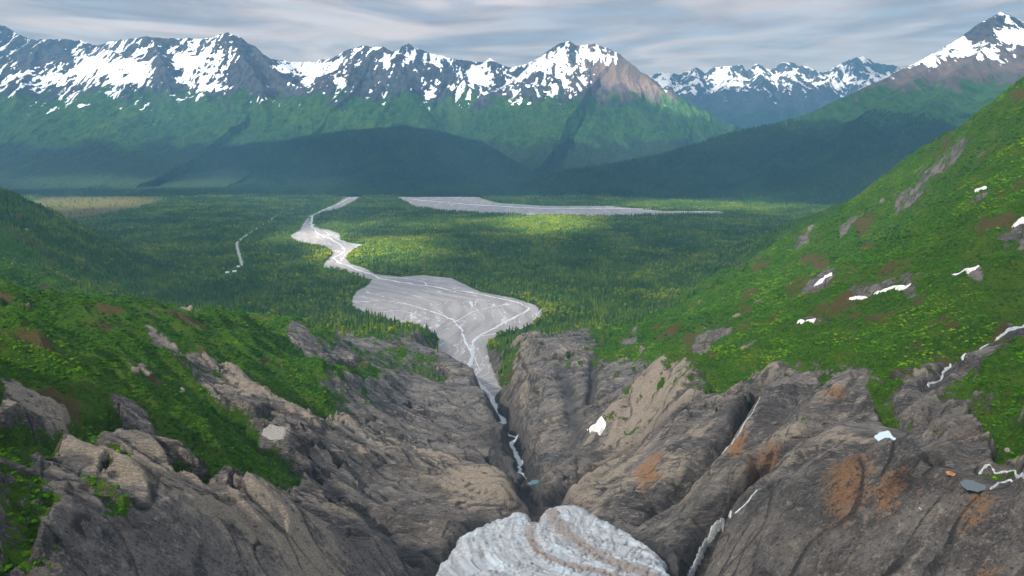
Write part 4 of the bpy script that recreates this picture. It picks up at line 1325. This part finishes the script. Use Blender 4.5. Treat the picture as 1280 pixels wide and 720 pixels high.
DECK = 3150.0
mc = bpy.data.materials.new('overcast'); mc.use_nodes = True
t = mc.node_tree; t.nodes.clear()
s = NT.__new__(NT); s.m = mc; s.t = t
out = t.nodes.new('ShaderNodeOutputMaterial')
geo = s.n('ShaderNodeNewGeometry')
pos = geo.outputs['Position']
wn = s.n('ShaderNodeTexNoise', {'Vector': pos, 'Scale': .0011, 'Detail': 3})
wo = s.n('ShaderNodeVectorMath', {0: wn.outputs['Color'], 1: (.5, .5, .5)}, operation='SUBTRACT').outputs[0]
wo = s.n('ShaderNodeVectorMath', {0: wo, 'Scale': 450.0}, operation='SCALE').outputs[0]
pw = s.n('ShaderNodeVectorMath', {0: pos, 1: wo}, operation='ADD').outputs[0]
HOLES = [(470, 316, 260, 330, 0, 1), (395, 296, 190, 260, 0, .9), (690, 281, 290, 420, 0, 1), (890, 258, 640, 300, 0, .6), (90, 254, 620, 420, 0, 1), (350, 150, 3500, 900, 1300, .38), (650, 160, 1500, 800, 1300, .36), (190, 228, 1300, 220, 120, .7),
         (730, 75, 700, 700, 1300, .6), (820, 110, 500, 400, 900, 1), (250, 75, 1700, 600, 1300, .42), (1210, 70, 700, 500, 1000, .4), (960, 85, 1900, 900, 1500, .6), (490, 75, 600, 400, 1300, .4),
         (440, 282, 200, 160, 0, .6), (560, 280, 520, 260, 0, .4), (640, 560, 750, 800, 200, .32), (1150, 330, 900, 900, 200, .33), (100, 450, 500, 600, 200, .32), (600, 380, 420, 260, 0, .3)]
tot = None  # cloud gaps up-sun of sunlit patches, and thin spots added to brighten other ground
for px, py, rx, ry, zz, k in HOLES:
    if zz <= 0: p = atz(px, py, 0)
    elif zz < 200: p = at(px, py, 5100)
    elif zz == 200: p = atz(px, py, 200)
    else: p = at(px, py, {1300: 8100, 900: 8000, 1000: 5600, 1500: 15500}[zz])
    tt = (DECK - p[2]) / sd[2]
    cx_, cy_ = p[0] + sd[0] * tt, p[1] + sd[1] * tt
    v = s.n('ShaderNodeVectorMath', {0: pw, 1: (cx_, cy_, DECK)}, operation='SUBTRACT').outputs[0]
    v = s.n('ShaderNodeVectorMath', {0: v, 1: (1 / rx, 1 / ry, 0)}, operation='MULTIPLY').outputs[0]
    ln = s.n('ShaderNodeVectorMath', {0: v}, operation='LENGTH').outputs['Value']
    e = s.mr(ln, 1.25, .45, 0, k)
    tot = e if tot is None else s.math('MAXIMUM', tot, e)
thin = s.mr(s.n('ShaderNodeTexNoise', {'Vector': pos, 'Scale': .0007, 'Detail': 3}).outputs[0], .35, .7, .12, .26)
bank = None  # thicker unseen cloud added to shade hills and valley
for px, py, Yd, rx, ry in [(420, 195, 5600, 3200, 700), (820, 205, 4900, 1900, 650), (100, 300, 1900, 500, 600), (1050, 190, 5000, 1200, 600), (560, 360, 1800, 700, 260), (450, 290, 3000, 2300, 1100)]:
    p = at(px, py, Yd); tt = (DECK - p[2]) / sd[2]
    v = s.n('ShaderNodeVectorMath', {0: pw, 1: (p[0] + sd[0] * tt, p[1] + sd[1] * tt, DECK)}, operation='SUBTRACT').outputs[0]
    v = s.n('ShaderNodeVectorMath', {0: v, 1: (1 / rx, 1 / ry, 0)}, operation='MULTIPLY').outputs[0]
    e = s.mr(s.n('ShaderNodeVectorMath', {0: v}, operation='LENGTH').outputs['Value'], 1.2, .6, 0, .93)
    bank = e if bank is None else s.math('MAXIMUM', bank, e)
thin = s.math('MULTIPLY', thin, s.math('SUBTRACT', 1.0, bank))
tr = s.math('MAXIMUM', thin, tot)
cn = s.n('ShaderNodeTexNoise', {'Vector': s.n('ShaderNodeMapping', {'Vector': pw, 'Scale': (1.2, .75, 1)}).outputs[0], 'Scale': .00017, 'Detail': 6, 'Roughness': .52, 'Distortion': .9}).outputs[0]
cn2 = s.n('ShaderNodeTexNoise', {'Vector': pos, 'Scale': .00004, 'Detail': 3}).outputs[0]
col = s.mix(s.mr(cn, .36, .66), (.19, .137, .108), (.60, .43, .315))
col = s.mix(s.mr(cn2, .45, .62, 0, .5), col, (.19, .145, .12))
rad = s.n('ShaderNodeVectorMath', {0: pos}, operation='LENGTH').outputs['Value']
far = s.mr(rad, 22000, 60000, 0, .75)
col = s.mix(far, col, (.44, .33, .26))
col = s.mix(s.mr(rad, 15500, 9000, 0, 1), col, (.40, .415, .44))
near_b = s.mr(rad, 15500, 5000, .52, 1.15)  # cloud overhead, out of view, brightened to fill the near ground
em = s.n('ShaderNodeEmission', {'Color': col, 'Strength': near_b})
tp = s.n('ShaderNodeBsdfTransparent')
mx = s.n('ShaderNodeMixShader', {0: tr, 1: em.outputs[0], 2: tp.outputs[0]})
t.links.new(mx.outputs[0], out.inputs[0])
mc.cycles.emission_sampling = 'NONE'
V, Fq = [(0, 0, DECK)], []
rings = [3000, 8000, 15000, 30000, 60000, 120000, 240000]
for rr in rings:
    for j in range(48):
        a = j * math.pi / 24; V.append((rr * math.cos(a), rr * math.sin(a), DECK))
for j in range(48): Fq.append((0, 1 + j, 1 + (j + 1) % 48, 0))
tri = np.array([(0, 1 + j, 1 + (j + 1) % 48) for j in range(48)])
q = np.array([(1 + k * 48 + j, 1 + (k + 1) * 48 + j, 1 + (k + 1) * 48 + (j + 1) % 48, 1 + k * 48 + (j + 1) % 48) for k in range(len(rings) - 1) for j in range(48)])
q = np.vstack([q, np.array([(0, 1 + j, 1 + (j + 1) % 48, 1 + (j + 2) % 48) for j in range(0, 48, 2)])])
sky = mesh_np('sky', np.array(V), q, mc, False); tag(sky, kind='structure')

hz = box('haze', -18000, 18000, -4000, 18400, -3, 2450, None)
tag(hz, kind='stuff')
mh = bpy.data.materials.new('haze'); mh.use_nodes = True; t = mh.node_tree; t.nodes.clear()
ho = t.nodes.new('ShaderNodeOutputMaterial'); hv = t.nodes.new('ShaderNodeVolumePrincipled')
hv.inputs['Color'].default_value = (.22, .52, .84, 1); hv.inputs['Density'].default_value = 4.0e-5; hv.inputs['Anisotropy'].default_value = .0
t.links.new(hv.outputs[0], ho.inputs['Volume']); hz.data.materials.append(mh)

w = bpy.data.worlds.new('World'); bpy.context.scene.world = w; w.use_nodes = True
t = w.node_tree; bg = t.nodes['Background']
sk = t.nodes.new('ShaderNodeTexSky'); sk.sky_type = 'NISHITA'; sk.sun_disc = False; sk.sun_elevation = SE; sk.sun_rotation = SA % (2 * math.pi)
t.links.new(sk.outputs[0], bg.inputs[0]); bg.inputs[1].default_value = .06

cam = bpy.data.cameras.new('camera'); co = bpy.data.objects.new('camera', cam); C.objects.link(co)
cam.sensor_width = 36; cam.lens = F / 1280 * 36; cam.clip_start = 1; cam.clip_end = 400000
co.location = (0, 0, CZ); co.rotation_euler = (math.pi / 2 - PITCH, 0, 0)
sc = bpy.context.scene; sc.camera = co
sc.view_settings.view_transform = 'Standard'; sc.view_settings.look = 'None'; sc.view_settings.gamma = 1; sc.view_settings.exposure = 1.95
cy = sc.cycles
cy.use_denoising = True
try:
    cy.denoiser = 'OPENIMAGEDENOISE'; cy.denoising_input_passes = 'RGB_ALBEDO_NORMAL'
except Exception: pass
cy.max_bounces = 4; cy.diffuse_bounces = 2; cy.volume_bounces = 1; cy.transparent_max_bounces = 12; cy.glossy_bounces = 2
cy.caustics_reflective = False; cy.caustics_refractive = False
cy.use_adaptive_sampling = False
